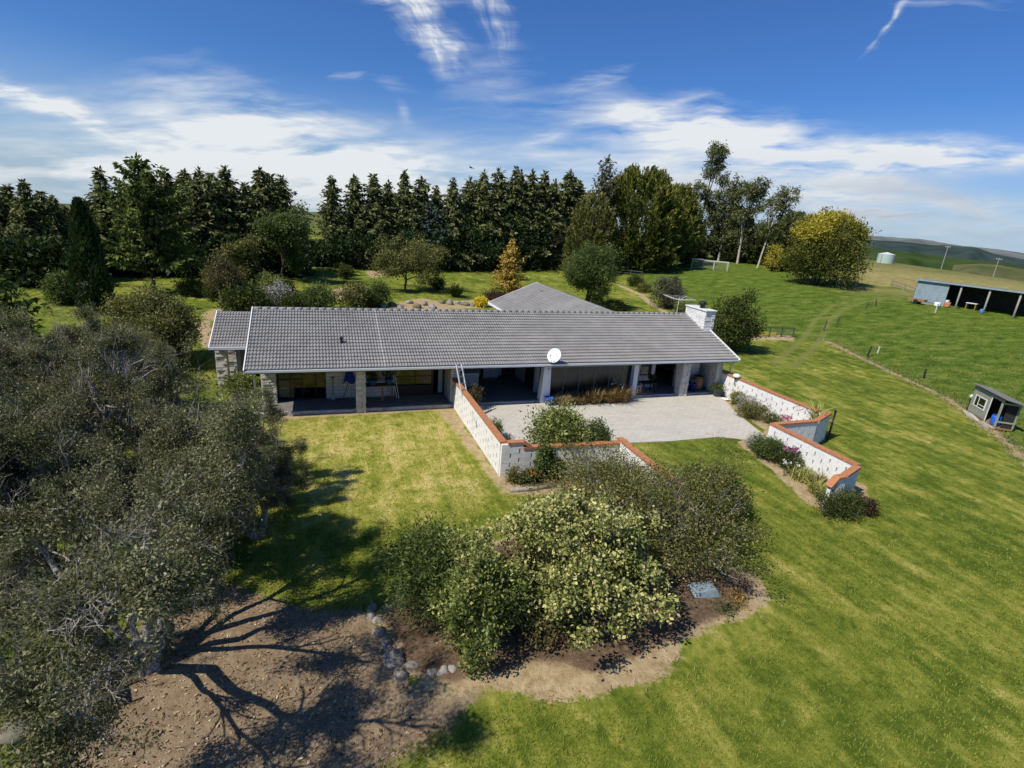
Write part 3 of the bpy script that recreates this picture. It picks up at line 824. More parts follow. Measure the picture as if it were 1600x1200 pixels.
for xg in (.36, 27.22):   # gable triangles
    fw.add([(xg, .8, 2.36), (xg, 9.5, 2.36), (xg, HD, HR - .2), (xg + .17, .8, 2.36), (xg + .17, 9.5, 2.36), (xg + .17, HD, HR - .2)], [(0, 2, 1), (3, 4, 5), (0, 3, 5, 2), (1, 2, 5, 4)])
fw.build('wall', M_WHITEBLOCK, house)
rm = MB()   # the rooms seen through the openings
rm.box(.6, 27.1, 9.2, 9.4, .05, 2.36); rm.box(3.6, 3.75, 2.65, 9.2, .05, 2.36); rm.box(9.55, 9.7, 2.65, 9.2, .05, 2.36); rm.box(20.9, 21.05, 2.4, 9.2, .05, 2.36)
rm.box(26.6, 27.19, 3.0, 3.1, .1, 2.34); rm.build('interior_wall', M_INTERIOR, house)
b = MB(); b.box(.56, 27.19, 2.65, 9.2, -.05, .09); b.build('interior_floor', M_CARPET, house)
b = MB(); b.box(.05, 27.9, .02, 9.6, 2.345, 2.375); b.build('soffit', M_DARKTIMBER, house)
b = MB(); b.box(.0, HL, -.02, .02, 2.30, 2.47); b.box(.3, 27.6, .62, .76, 2.20, 2.343); b.build('fascia', M_DARKTIMBER, house)
b = MB(); pr = [(-.02, 2.36), (-.13, 2.365), (-.155, 2.40), (-.155, 2.485), (-.135, 2.49), (-.12, 2.47), (-.03, 2.47)]
for xe in ((-.06, 28.02),):
    n = len(pr); vs = [(xe[0], y, z) for y, z in pr] + [(xe[1], y, z) for y, z in pr]
    b.add(vs, [tuple(range(n)), tuple(range(2 * n - 1, n - 1, -1))] + [(k, (k + 1) % n, n + (k + 1) % n, n + k) for k in range(n)])
b.build('gutter', M_GUTTER, house)
for xg in (-.05, HL + .03):
    b = MB(); b.bar((xg, -.14, HE - .05), (xg, HD, HR + .02), .05, .2); b.bar((xg, 2 * HD + .1, HE - .05), (xg, HD, HR + .02), .05, .2); b.build('bargeboard', M_WHITE, house)
for xd, y in ((.33, .12), (27.72, .10)):
    b = MB(); b.tube([(xd, -.08, 2.38), (xd, -.06, 2.28), (xd, y + .12, 2.1), (xd, y + .14, .0)], .045, 8); b.build('downpipe', M_BLUEGREY, house, smooth=True)
# piers
stone_pier('stone_pier', .42, 1.10, 1.95, 2.6, 0, 2.34, seed=3, nx=2)
stone_pier('stone_pier', 4.83, 5.30, .42, .86, 0, 2.30, seed=5)
stone_pier('stone_pier', 24.25, 24.82, .42, .95, 0, 2.30, seed=7, batter=.06)
stone_pier('stone_pier', 27.0, 27.45, .55, 1.2, 0, 2.34, seed=9)
stone_pier('stone_pier', -2.05, -1.5, 5.3, 5.9, 0, 2.3, seed=11)
stone_pier('stone_pier', -1.7, -1.2, 6.8, 7.3, 0, 2.3, seed=12)
b = MB(); b.hexa([(14.85, .40, 0), (15.42, .40, 0), (15.42, .95, 0), (14.85, .95, 0)], [(14.98, .56, 2.3), (15.40, .56, 2.3), (15.40, .95, 2.3), (14.98, .95, 2.3)]); b.build('white_pier', M_WHITE, house, bevel=.012)


def window(x0, x1, z0, z1, y, mull, trans, name='window', fr=.055, fm=M_DARKFRAME, glass=M_GLASS, par=house):
    mb = MB(); d = .06
    mb.box(x0, x0 + fr, y, y + d, z0, z1); mb.box(x1 - fr, x1, y, y + d, z0, z1); mb.box(x0 + fr, x1 - fr, y, y + d, z0, z0 + fr); mb.box(x0 + fr, x1 - fr, y, y + d, z1 - fr, z1)
    for x in mull: mb.box(x - fr / 2, x + fr / 2, y + .003, y + d - .003, z0 + fr, z1 - fr)
    for (a, c, z) in trans: mb.box(a, c, y + .006, y + d - .006, z - fr / 2, z + fr / 2)
    o = mb.build(name, fm, par)
    g = MB(); g.box(x0 + fr * .6, x1 - fr * .6, y + d * .45, y + d * .55, z0 + fr * .6, z1 - fr * .6); g.build('pane', glass, o)
    return o


window(1.12, 3.45, .14, 2.22, 2.44, [1.72, 2.3, 2.95], [(1.17, 2.3, 1.22)], 'sliding_door')
window(6.98, 9.05, .62, 2.22, 2.44, [8.1], [(7.03, 9.0, 1.2)])
b = MB(); b.box(6.98, 9.05, 2.44, 2.5, .12, .618); b.build('window_panel', M_DARKTIMBER, house)
b = MB(); b.box(9.05, 9.12, 2.44, 2.54, .12, 2.22); b.box(9.68, 9.75, 2.44, 2.54, .12, 2.22); b.build('door_frame', M_DARKFRAME, house)
window(22.35, 23.2, .92, 2.1, 2.14, [], [(22.4, 23.15, 1.55)], fm=M_DARKFRAME)
b = MB(); b.box(23.45, 23.53, 2.14, 2.26, .12, 2.3); b.box(24.86, 24.94, 2.14, 2.26, .12, 2.3); b.box(23.53, 24.86, 2.14, 2.26, 2.22, 2.3); b.build('door_frame', M_DARKFRAME, house)
window(14.2, 15.1, .12, 2.2, 2.02 + 3.4, [14.65], [], 'sliding_door')
b = MB(); b.box(15.08, 15.14, 2.3, 3.6, .12, 2.2); b.build('side_door', M_DARKFRAME, house)


def curtain(x0, x1, y, z0, z1, amp=.04):
    n = 40; V = []; F = []
    for i in range(n + 1):
        x = x0 + (x1 - x0) * i / n
        yy = y + amp * math.sin(i * 1.55) + amp * .3 * math.sin(i * .7)
        V += [(x, yy, z0), (x, yy * 1.0 + .01, z1)]
    for i in range(n): F.append((2 * i, 2 * i + 2, 2 * i + 3, 2 * i + 1))
    return link('curtain', fast_mesh('curtain', np.array(V), np.array(F), M_CURTAIN, smooth=True), house)


curtain(1.2, 1.65, 2.62, .15, 2.15); curtain(9.42, 9.66, 2.56, .16, 2.15, .03); curtain(7.05, 7.3, 2.68, .65, 2.15)
curtain(-1.18, -.95, 6.2, .2, 2.0, .03)
# screened sun room
sr = thing('dummy', None, None) if False else house
b = MB()
xs = [15.5, 16.45, 17.45, 18.45, 19.45, 20.35]
for x in xs: b.box(x, x + .05, .98, 1.05, .14, 2.06)
b.box(15.42, 20.95, .97, 1.06, .02, .135); b.build('screen_mullions', surf('grey_timber', (.20, .185, .165), .8, .2, 9), house)
b = MB(); b.box(15.5, 20.9, 1.0, 1.012, .14, 2.06); b.build('screen_panel', M_SCREEN, house)
b = MB(); b.box(15.42, 21.2, .66, .96, 2.07, 2.295); b.build('sunroom_beam', M_BLUEGREY, house)
b = MB(); b.hexa([(20.93, .60, 0), (21.22, .60, 0), (21.22, .98, 0), (20.93, .98, 0)], [(20.93, .66, 2.068), (21.22, .66, 2.068), (21.22, .98, 2.068), (20.93, .98, 2.068)]); b.build('sunroom_post', surf('pale_blue_white_paint', (.66, .70, .73), .5, .05, 4), house)
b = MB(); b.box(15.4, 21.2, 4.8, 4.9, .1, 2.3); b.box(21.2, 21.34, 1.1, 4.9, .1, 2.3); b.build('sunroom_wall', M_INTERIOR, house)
# chimney
ch = stone_pier('chimney', 27.42, 28.22, 3.05, 5.2, 0, 4.93, M_CHIM, .17, .03, 21, house, nx=2)
b = MB(); b.box(27.36, 28.28, 2.99, 5.26, 4.93, 5.0); b.build('chimney_cap', M_CHIM, ch, bevel=.01)
b = MB(); b.lathe([(.16, 5.0), (.16, 5.22), (.25, 5.24), (.27, 5.36), (.16, 5.46), (.05, 5.48)], 16, Matrix.Translation((27.8, 4.0, 0))); b.build('chimney_cowl', M_BLACK, ch, smooth=True)
b = MB(); b.box(27.25, 27.42, 2.85, 5.3, 3.45, 3.5, None); b = MB(); b.bar((27.36, 2.95, 3.62), (27.36, 5.1, 4.41), .12, .04); b.bar((27.3, 2.97, 3.62), (27.98, 2.97, 3.62), .12, .05); b.build('chimney_flashing', M_GREYMETAL, ch)
b = MB(); b.tube([(4.25, 1.95, 3.2), (4.25, 1.95, 3.48)], .06, 10); b.tube([(4.25, 1.95, 3.47), (4.25, 1.95, 3.54)], .085, 10); b.build('roof_vent', M_BLACK, house)

# ------------------------------------------------------------------ courtyard
def pave_mat():
    m, t = new_mat('courtyard_paving'); pos = t.n('NewGeometry', out=0)
    br = t.n('TexBrick', out=None, Vector=pos, Color1=(.55, .51, .435, 1), Color2=(.60, .56, .48, 1), Mortar=(.38, .345, .285, 1), Scale=1.0, Mortar_Size=.008, Brick_Width=.42, Row_Height=.21)
    n = t.noise(pos, 9, 5, .65); n2 = t.noise(pos, .55, 4, .6)
    c = t.mix(t.mr(n, .3, .7), t.mix(1, br.outputs[0], (.84, .84, .83), 'MULTIPLY'), br.outputs[0])
    c = t.mix(t.mr(n2, .5, .75, 0, .35), c, (.30, .275, .235))
    t.out(t.n('BsdfPrincipled', Base_Color=c, Roughness=.9, Specular_IOR_Level=.15, Normal=t.n('Bump', Strength=.4, Distance=.01, Height=t.math('MULTIPLY_ADD', br.outputs[1], -.6, n)))); return m


def prism(mb, poly, z0, z1):
    n = len(poly); vs = [(x, y, z0) for x, y in poly] + [(x, y, z1) for x, y in poly]
    mb.add(vs, [tuple(range(n))[::-1], tuple(range(n, 2 * n))] + [(k, (k + 1) % n, n + (k + 1) % n, n + k) for k in range(n)])


b = MB(); prism(b, [(10.15, -7.35), (15.0, -7.35), (15.3, -5.75), (17.2, -5.45), (19.5, -5.62), (22.4, -5.6), (23.3, -6.0), (24.9, -6.75), (25.25, -5.4), (26.1, -2.6), (27.1, -.4), (27.3, .585), (10.15, .585)], -.12, .035)
tag(b.build('courtyard_paving', pave_mat()), None, None, kind='structure')


def block_run(mb, cp, p0, p1, H, th=.2, slots=True, z0=0.0, ph=0, cap=True, cw=.27, ext=(0, 0)):
    """a run of pierced block wall (mb) with its brick-on-edge coping (cp)"""
    p0 = Vector((*p0, 0)); p1 = Vector((*p1, 0)); d = p1 - p0; L = d.length; ang = math.atan2(d.y, d.x)
    M = Matrix.Translation(p0) @ Matrix.Rotation(ang, 4, 'Z')
    ch = .182; nr = int((H - .1) / ch); hb = (H - .1) / nr; rnd = random.Random(int(L * 100))
    for r_ in range(nr):
        za, zb = z0 + r_ * hb + .002, z0 + (r_ + 1) * hb - .002
        pit = .375; x = -((r_ + ph) % 2) * pit; sol = (not slots) or r_ in (0, nr - 1)
        while x < L:
            a, e = max(x, 0), min(x + 2 * pit, L); j = rnd.uniform(-.004, .004)
            g = .003 if sol else .030
            if e - a > .05: mb.box(a + (g if a > 0 else 0), e - (g if e < L else 0), -th / 2 + j, th / 2 + j * .5, za, zb, M)
            x += 2 * pit
    if cap:
        x = -ext[0]; w = .078
        while x < L + ext[1] - .02:
            e = min(x + w, L + ext[1]); j = rnd.uniform(-.005, .005)
            cp.box(x + .003, e - .003, -cw / 2 + j, cw / 2 + j, z0 + H - .1 + .002, z0 + H + rnd.uniform(-.004, .004), M); x = e


WH = 1.52
gw = thing('garden_wall', 'white pierced block wall left of the courtyard with terracotta coping, running out from the veranda', 'wall', (9.95, .9, 0))
gw0 = Vector(gw.location)


def under(mb, root, name, mat, **k):
    M = Matrix.Translation(-Vector(root.location)); mb.v = [tuple(M @ Vector(p)) for p in mb.v]; return mb.build(name, mat, root, **k)


wl, cp = MB(), MB()
block_run(wl, cp, (9.95, .95), (9.95, -7.3), WH, ext=(0, .1))
block_run(wl, cp, (9.86, -7.41), (10.75, -7.46), WH, th=.19, ph=1, ext=(-.24, 0))
block_run(wl, cp, (10.75, -7.46), (15.0, -7.75), WH - .24, th=.19, ph=1)
cp.bar((10.72, -7.46, WH - .02), (11.12, -7.49, WH - .28), .27, .10)
under(wl, gw, 'block_panel', M_WALLWHITE); under(cp, gw, 'coping', M_TERRA)
b = MB(); b.box(9.835, 9.845, -3.9, -3.78, .80, .98); b.box(9.82, 9.83, -4.05, -3.93, .72, .86); under(b, gw, 'wall_ornament', surf('verdigris_paint', (.20, .34, .33), .6, .2, 9))
b = MB(); b.tube([(9.84, .45, 1.22), (9.72, .42, 1.22), (9.70, .40, 1.05)], .018, 6); under(b, gw, 'wall_bracket', M_BLACK)

gw = thing('garden_wall', 'short white wall with terracotta coping emerging between the two foreground shrub masses', 'wall', (15.1, -7.9, 0))
wl, cp = MB(), MB()
block_run(wl, cp, (15.12, -7.6), (15.08, -12.3), 1.42, slots=False); under(wl, gw, 'block_panel', M_WALLWHITE); under(cp, gw, 'coping', M_TERRA)

gw = thing('garden_wall', 'white pierced wall right of the courtyard, zigzagging with orange brick coping and a raised planter', 'wall', (27.4, .5, 0))
wl, cp = MB(), MB()
A, B_, C_, D_, E_, F_, G_, H_ = (27.55, .55), (27.75, -6.35), (28.2, -6.75), (26.35, -7.6), (23.55, -7.62), (23.62, -12.05), (22.15, -12.6), (21.45, -12.62)
block_run(wl, cp, A, B_, WH, ext=(0, .1)); block_run(wl, cp, C_, (26.43, -7.56), WH, ph=1, th=.19, ext=(.05, 0)); block_run(wl, cp, (26.33, -7.6), (23.68, -7.62), WH, th=.19, ext=(0, .0))
block_run(wl, cp, (23.55, -7.52), (23.62, -11.95), WH, ext=(0, .1)); block_run(wl, cp, (23.5, -12.1), (22.15, -12.6), WH, th=.19, ph=1, ext=(-.02, 0)); block_run(wl, cp, (22.12, -12.6), (21.75, -12.62), WH - .04, th=.19)
cp.bar((21.76, -12.62, WH - .06), (21.42, -12.63, WH - .45), .27, .10); wl.box(21.5, 21.74, -12.7, -12.53, 0, 1.05)
wl.box(27.86, 28.15, -6.6, -6.45, 0, 1.41); prism(wl, [(27.3, -6.98), (28.05, -6.68), (27.9, -6.3), (27.4, -6.45)], 0, .8)
under(wl, gw, 'block_panel', M_WALLWHITE); under(cp, gw, 'coping', M_TERRA)

# ------------------------------------------------------------------ vegetation: generators
def place(px, pyb, pyt, half, dep=None):
    """foot point on the ground, height and crown radius from the survey"""
    if dep is None: X, dep = G(px, pyb)
    else:
        X = ZD(px, pyb, dep); X[2] = float(hgt(X[0], X[1]))
    top = ZD(px, pyt, dep)
    # upright height: sight line meets the vertical through the foot
    d = ray(px, pyt); k = (X - C)[:2] @ d[:2] / (d[:2] @ d[:2]); H = C[2] + d[2] * k - X[2]
    return X, H, half * dep / FPX


def plant(name, label, cat, X, parts, rz=0.0, group=None, scale=None, sink=.0):
    o = thing(name, label, cat, (X[0], X[1], X[2] - sink), rz, group, scale)
    for nm, me in parts: link(nm, me, o)
    return o


def spruce_meshes(seed, H, Rm, mat=F_SPRUCE, whorl=.36, droop=.35, base=.05, card=.50, dens=1.0, ragged=.35, pw=.8, tonej=.5, spire=False):
    rng = np.random.default_rng(seed); P = []; A = []; T = []; segs = [(0, 0, -.2, 0, 0, H * .55, H * .014 + .04, H * .008), (0, 0, H * .55, 0, 0, H * .98, H * .008, .015)]
    z = H * base
    bulge = rng.normal(size=4) * .12
    while z < H * .985:
        k = z / H; nb = int(rng.integers(5, 8)); Rz = Rm * (min(1.0, ((1 - k) * 1.8) ** (pw + .2)) if spire else (1 - k) ** pw) * (1 + bulge[int(k * 3.99)]) * (1 + (.22 if spire else .1) * math.sin(k * 31 + bulge[0] * 40))
        if k > .88: nb = 4
        th0 = rng.uniform(0, 6.28)
        for b in range(nb):
            th = th0 + 6.283 * b / nb + rng.normal() * .25
            L = max(.25, Rz * rng.uniform(1 - ragged, 1 + ragged)); lift = .10 + .5 * k
            n = max(2, int(L / .24 * dens)); tt = (np.arange(n) + rng.uniform(0, 1, n)) / n * .97 + .03
            r = L * tt; zz = z + r * lift - droop * (r ** 2) / max(L, .5) + .18 * np.maximum(0, tt - .75) * L
            c, s = math.cos(th), math.sin(th)
            segs.append((0, 0, z, c * L * .9, s * L * .9, z + L * .9 * lift - droop * .81 * L, .018, .006))
            for side in range(3):
                w = rng.normal(size=n) * (.10 + .20 * (1 - tt) * min(L, 2) * .5)
                p = np.stack([c * r - s * w, s * r + c * w, zz + rng.normal(size=n) * .06], 1)
                ax = np.stack([c * .55 + rng.normal(size=n) * .35 - s * (side - 1) * .8, s * .55 + rng.normal(size=n) * .35 + c * (side - 1) * .8, -.75 + rng.normal(size=n) * .35 + .5 * (tt > .8)], 1)
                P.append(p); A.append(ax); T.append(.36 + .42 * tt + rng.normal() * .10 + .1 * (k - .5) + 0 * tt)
        z += whorl * (1 - .45 * k) * rng.uniform(.75, 1.25)
    m = 14; P.append(np.stack([rng.normal(size=m) * .05, rng.normal(size=m) * .05, H * (1 - .05 * rng.uniform(0, 1, m))], 1)); A.append(np.stack([rng.normal(size=m) * .6, rng.normal(size=m) * .6, np.full(m, .8)], 1)); T.append(np.full(m, .55))
    P = np.concatenate(P); A = unit(np.concatenate(A)); T = np.concatenate(T)
    V, F, tn = leaf_quads(rng, P, card, .40, A, 3.0, .5, .4, T, tonej)
    return [('trunk', wood_mesh('trunk', segs, DARK_BARK)), ('crown', fast_mesh('crown', V, F, mat, tn))]


P_BROAD = dict(seg=[4, 4, 3, 3], kids=[2, 2, 2], **{'from': [1, 1, 0]}, wig=.13, trop=[.02, .03, .02, 0], tap=.6, ang=[(28, 62), (30, 65), (30, 70)], ratio=[.72, .62, .55], rr=.62, L0=2.2, r0=.16)
P_KAN = dict(seg=[4, 4, 4, 3, 3], kids=[1, 2, 2, 2], **{'from': [1, 0, 1, 0]}, wig=.20, trop=[.0, .03, .04, .02, .0], tap=.62, ang=[(25, 60), (25, 65), (25, 70), (30, 75)], ratio=[.85, .70, .60, .55], rr=.57, L0=2.3, r0=.19)
P_GUM = dict(seg=[5, 4, 3, 3], kids=[1, 2, 2], **{'from': [2, 1, 0]}, wig=.10, trop=[.08, .09, .05, .0], tap=.55, ang=[(18, 42), (22, 50), (25, 60)], ratio=[.55, .52, .5], rr=.55, L0=4.0, r0=.2)


def tree_meshes(seed, H, Rr, P, mat, bk, per=26, rc=.34, size=.16, aspect=.5, flat=.6, stems=1, lean=.0, droop=.0, tj=.55, sub=None, shape=None):
    S, T = skeleton(seed, P, H, Rr, stems, lean)
    if shape is not None: T = T[shape(T)]
    if sub and len(T) > sub: T = T[np.random.default_rng(seed).permutation(len(T))[:sub]]
    V, F, tn = leafed(seed + 1, T, per, rc, size, aspect, flat, .6, droop, tj)
    return [('trunk', wood_mesh('trunk', S, bk)), ('crown', fast_mesh('crown', V, F, mat, tn))]


def shrub_meshes(seed, rx, ry, h, mat, ncl=120, per=60, size=.10, rc=.22, bk=DARK_BARK, **k):
    (V, F, tn), segs = shrub_data(seed, rx, ry, h, ncl, per, size, rc, **k)
    return [('stems', wood_mesh('stems', segs, bk)), ('foliage', fast_mesh('foliage', V, F, mat, tn))]


def blade_data(rng, P, h, w, lean=.5, tone=None, tj=.5):
    """strap leaves / grass blades: bent two-piece strips (quads)"""
    N = len(P); th = rng.uniform(0, 6.283, N); hh = h * rng.uniform(.6, 1.25, N); ln = lean * rng.uniform(.3, 1.4, N)
    dx, dy = np.cos(th), np.sin(th); sx_, sy_ = -dy * w / 2, dx * w / 2
    V = np.zeros((N, 6, 3))
    def pt(f, wd):
        zz = hh * f * (1 - .35 * ln * f); o = hh * ln * f * f
        return P[:, 0] + dx * o, P[:, 1] + dy * o, P[:, 2] + zz
    for i, (f, wd) in enumerate(((0, .8), (.55, 1.), (1., .15))):
        x, y, z = pt(f, wd)
        V[:, 2 * i] = np.stack([x - sx_ * wd, y - sy_ * wd, z], 1); V[:, 2 * i + 1] = np.stack([x + sx_ * wd, y + sy_ * wd, z], 1)
    b = np.arange(N)[:, None] * 6
    F = np.concatenate([b + np.array([[0, 1, 3, 2]]), b + np.array([[2, 3, 5, 4]])])
    tn = np.clip((.5 if tone is None else tone) + tj * (rng.uniform(0, 1, N) - .5), 0, 1)
    return V.reshape(-1, 3), F, np.repeat(tn, 6)


def tuft_mesh(name, seed, n, rad, h, w, mat, lean=.7):
    rng = np.random.default_rng(seed); a = rng.uniform(0, 6.28, n); r = rad * np.sqrt(rng.uniform(0, 1, n))
    P = np.stack([r * np.cos(a), r * np.sin(a), np.zeros(n)], 1)
    V, F, tn = blade_data(rng, P, h, w, lean); return fast_mesh(name, V, F, mat, tn)


ORD = ['first', 'second', 'third', 'fourth', 'fifth', 'sixth', 'seventh', 'eighth', 'ninth', 'tenth', 'eleventh', 'twelfth', 'thirteenth', 'fourteenth', 'fifteenth', 'sixteenth', 'seventeenth', 'eighteenth', 'nineteenth', 'twentieth', 'twenty-first', 'twenty-second', 'twenty-third', 'twenty-fourth']

# ---- shelterbelt of old spruces
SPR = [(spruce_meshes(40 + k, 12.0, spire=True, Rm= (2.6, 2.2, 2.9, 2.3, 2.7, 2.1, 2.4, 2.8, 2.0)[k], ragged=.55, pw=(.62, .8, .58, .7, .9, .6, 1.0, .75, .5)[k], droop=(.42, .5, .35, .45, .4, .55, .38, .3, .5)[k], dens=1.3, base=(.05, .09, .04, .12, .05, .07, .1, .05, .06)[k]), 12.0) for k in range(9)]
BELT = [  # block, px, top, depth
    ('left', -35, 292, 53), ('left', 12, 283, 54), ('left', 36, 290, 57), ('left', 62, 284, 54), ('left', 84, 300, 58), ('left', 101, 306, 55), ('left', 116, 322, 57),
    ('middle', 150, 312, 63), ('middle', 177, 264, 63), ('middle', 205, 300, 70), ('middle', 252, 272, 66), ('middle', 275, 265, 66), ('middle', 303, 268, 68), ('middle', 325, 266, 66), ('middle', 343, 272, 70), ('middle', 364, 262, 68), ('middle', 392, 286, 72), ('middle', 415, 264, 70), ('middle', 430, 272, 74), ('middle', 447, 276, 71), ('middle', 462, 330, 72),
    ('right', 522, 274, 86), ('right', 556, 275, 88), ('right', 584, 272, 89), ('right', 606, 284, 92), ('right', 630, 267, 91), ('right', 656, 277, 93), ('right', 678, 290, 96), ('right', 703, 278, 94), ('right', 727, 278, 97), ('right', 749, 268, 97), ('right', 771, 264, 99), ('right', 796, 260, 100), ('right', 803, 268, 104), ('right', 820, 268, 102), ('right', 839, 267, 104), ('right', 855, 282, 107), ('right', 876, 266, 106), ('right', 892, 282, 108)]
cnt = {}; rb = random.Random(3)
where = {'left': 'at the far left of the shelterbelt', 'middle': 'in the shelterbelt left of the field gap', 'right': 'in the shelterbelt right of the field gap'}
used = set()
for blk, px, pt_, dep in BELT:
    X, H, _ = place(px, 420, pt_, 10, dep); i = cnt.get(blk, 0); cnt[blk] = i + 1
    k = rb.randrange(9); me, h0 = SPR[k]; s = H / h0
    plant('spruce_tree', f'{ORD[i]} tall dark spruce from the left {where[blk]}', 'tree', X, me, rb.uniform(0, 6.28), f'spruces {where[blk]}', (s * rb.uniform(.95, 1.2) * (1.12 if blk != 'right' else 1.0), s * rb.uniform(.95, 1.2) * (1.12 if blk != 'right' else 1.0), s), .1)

# dark understorey fill at the foot of the belt
for i, (px, dep, half, top) in enumerate([(20, 51, 60, 380), (75, 52, 50, 392), (215, 62, 45, 378), (300, 64, 60, 370), (360, 65, 55, 372), (492, 84, 22, 388), (560, 84, 60, 372), (650, 88, 50, 365), (720, 92, 60, 362), (800, 97, 60, 345), (860, 102, 45, 345)]):
    X, H, rr = place(px, 410, top, half, dep)
    plant('understorey_bush', f'{ORD[i]} dark bushy undergrowth from the left, at the foot of the spruces', 'bush', X, shrub_meshes(300 + i, rr, 2.0, max(H, 2.5), F_CYP, 130, 26, .5, .6, tj=.6), 0, 'undergrowth below the spruces')

# ---- single trees of the back garden
X, H, rr = place(242, 458, 249, 62)
plant('cedar_tree', 'tall bright-green layered cedar standing before the left shelterbelt', 'tree', X, spruce_meshes(70, H, rr * 1.12, F_CEDAR, whorl=.62, droop=.06, base=.2, card=.5, dens=1.9, ragged=.42, pw=.55, tonej=.7))
X, H, rr = place(150, 488, 316, 23)
rng = np.random.default_rng(71); n = 9000
zz = rng.uniform(0, 1, n) ** .9; a = rng.uniform(0, 6.283, n); prof = np.clip(np.minimum(zz * 9 + .55, 1) * (1 - zz ** 2.4) ** .8, .03, 1)
lump = 1 + .13 * np.sin(a * 3 + zz * 9) + .08 * np.sin(a * 5 - zz * 17)
r = rr * prof * lump * rng.uniform(.72, 1.03, n); P = np.stack([r * np.cos(a), r * np.sin(a), zz * H], 1)
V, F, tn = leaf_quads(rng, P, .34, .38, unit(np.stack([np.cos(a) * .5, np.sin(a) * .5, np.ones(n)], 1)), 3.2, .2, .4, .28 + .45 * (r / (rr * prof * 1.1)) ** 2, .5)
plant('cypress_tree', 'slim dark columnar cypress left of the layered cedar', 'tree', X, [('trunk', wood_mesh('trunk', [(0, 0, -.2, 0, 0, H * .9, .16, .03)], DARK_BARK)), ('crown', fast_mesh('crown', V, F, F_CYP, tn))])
X, H, rr = place(106, 474, 432, 21)
plant('round_shrub', 'clipped round light-green shrub alone on the far left lawn', 'bush', X, shrub_meshes(72, rr, rr, H, F_WILLOW, 150, 55, .20, .25, rough=.06, fill=.1))
X, H, rr = place(2, 545, 408, 62)
plant('conifer_tree', 'dark spreading conifer at the left edge above the scrub', 'tree', X, spruce_meshes(73, H, rr, F_CEDAR, whorl=.4, droop=.22, base=.08, card=.36, dens=1.7, ragged=.3, pw=.55))
X, H, rr = place(440, 440, 326, 36)
plant('broadleaf_tree', 'mid-green broadleaf tree beside the left edge of the field gap', 'tree', X, tree_meshes(74, H, rr, P_BROAD, F_WILLOW, DARK_BARK, 24, .42, .26, droop=.2, stems=1))
X, H, rr = place(376, 440, 376, 24)
plant('bronze_tree', 'small bronze-leaved tree in front of the middle spruces', 'tree', X, tree_meshes(75, H, rr, P_BROAD, F_TWIGGY, DARK_BARK, 16, .36, .22))
X, H, rr = place(352, 488, 408, 40)
plant('maple_tree', 'reddish-brown spreading maple behind the small left wing', 'tree', X, tree_meshes(76, H, rr, P_BROAD, F_BROWN, GREY_BARK, 11, .30, .17, flat=.35, stems=2, lean=.4))
X, H, rr = place(633, 458, 376, 60)
plant('cherry_tree', 'brown spreading cherry tree with a dark trunk on the back lawn', 'tree', X, tree_meshes(77, H, rr, dict(P_BROAD, L0=1.5, ang=[(40, 75), (35, 70), (30, 70)]), F_TWIGGY, DARK_BARK, 26, .42, .22, flat=.55, stems=1))
X, H, rr = place(668, 420, 318, 44)
plant('blue_cedar', 'blue-grey cedar with drooping sprays before the right spruces', 'tree', X, spruce_meshes(78, H, rr, F_BLUECED, whorl=.55, droop=.18, base=.12, card=.55, dens=1.4, ragged=.4, pw=.6))
X, H, rr = place(795, 453, 374, 26)
plant('golden_conifer', 'golden-orange cone-shaped conifer on the back lawn', 'tree', X, spruce_meshes(79, H, rr * 1.05, F_GOLDCON, whorl=.34, droop=.05, base=.02, card=.36, dens=1.6, ragged=.3, pw=.75))
X, H, rr = place(862, 418, 348, 24)
plant('olive_tree', 'small grey-olive tree with a short trunk on the back lawn', 'tree', X, tree_meshes(80, H, rr, P_BROAD, F_OLIVE, DARK_BARK, 30, .5, .28, flat=.9))
X, H, rr = place(917, 478, 388, 37)
plant('willow_tree', 'light-green bushy willow behind the rear roof', 'tree', X, tree_meshes(81, H, rr, dict(P_BROAD, trop=[.05, .08, .08, .05]), F_WILLOW, DARK_BARK, 34, .45, .26, aspect=.28, stems=3, lean=.25))
X, H, rr = place(1137, 549, 473, 30)
plant('broadleaf_tree', 'small dense dark-green tree right beside the chimney gable', 'tree', X, shrub_meshes(82, rr, rr, H, F_DKGREEN, 170, 80, .18, .26, rough=.32, fill=.3))
X, H, rr = place(1040, 482, 435, 22)
plant('flowering_shrub', 'olive-green shrub with yellow flecks behind the clothes line', 'bush', X, shrub_meshes(83, rr, rr, H, F_GOLDCON, 40, 40, .18, .25) [:1] + shrub_meshes(84, rr, rr * .9, H, F_OLIVE, 110, 50, .2, .28)[1:])
X, H, rr = place(985, 420, 262, 68)
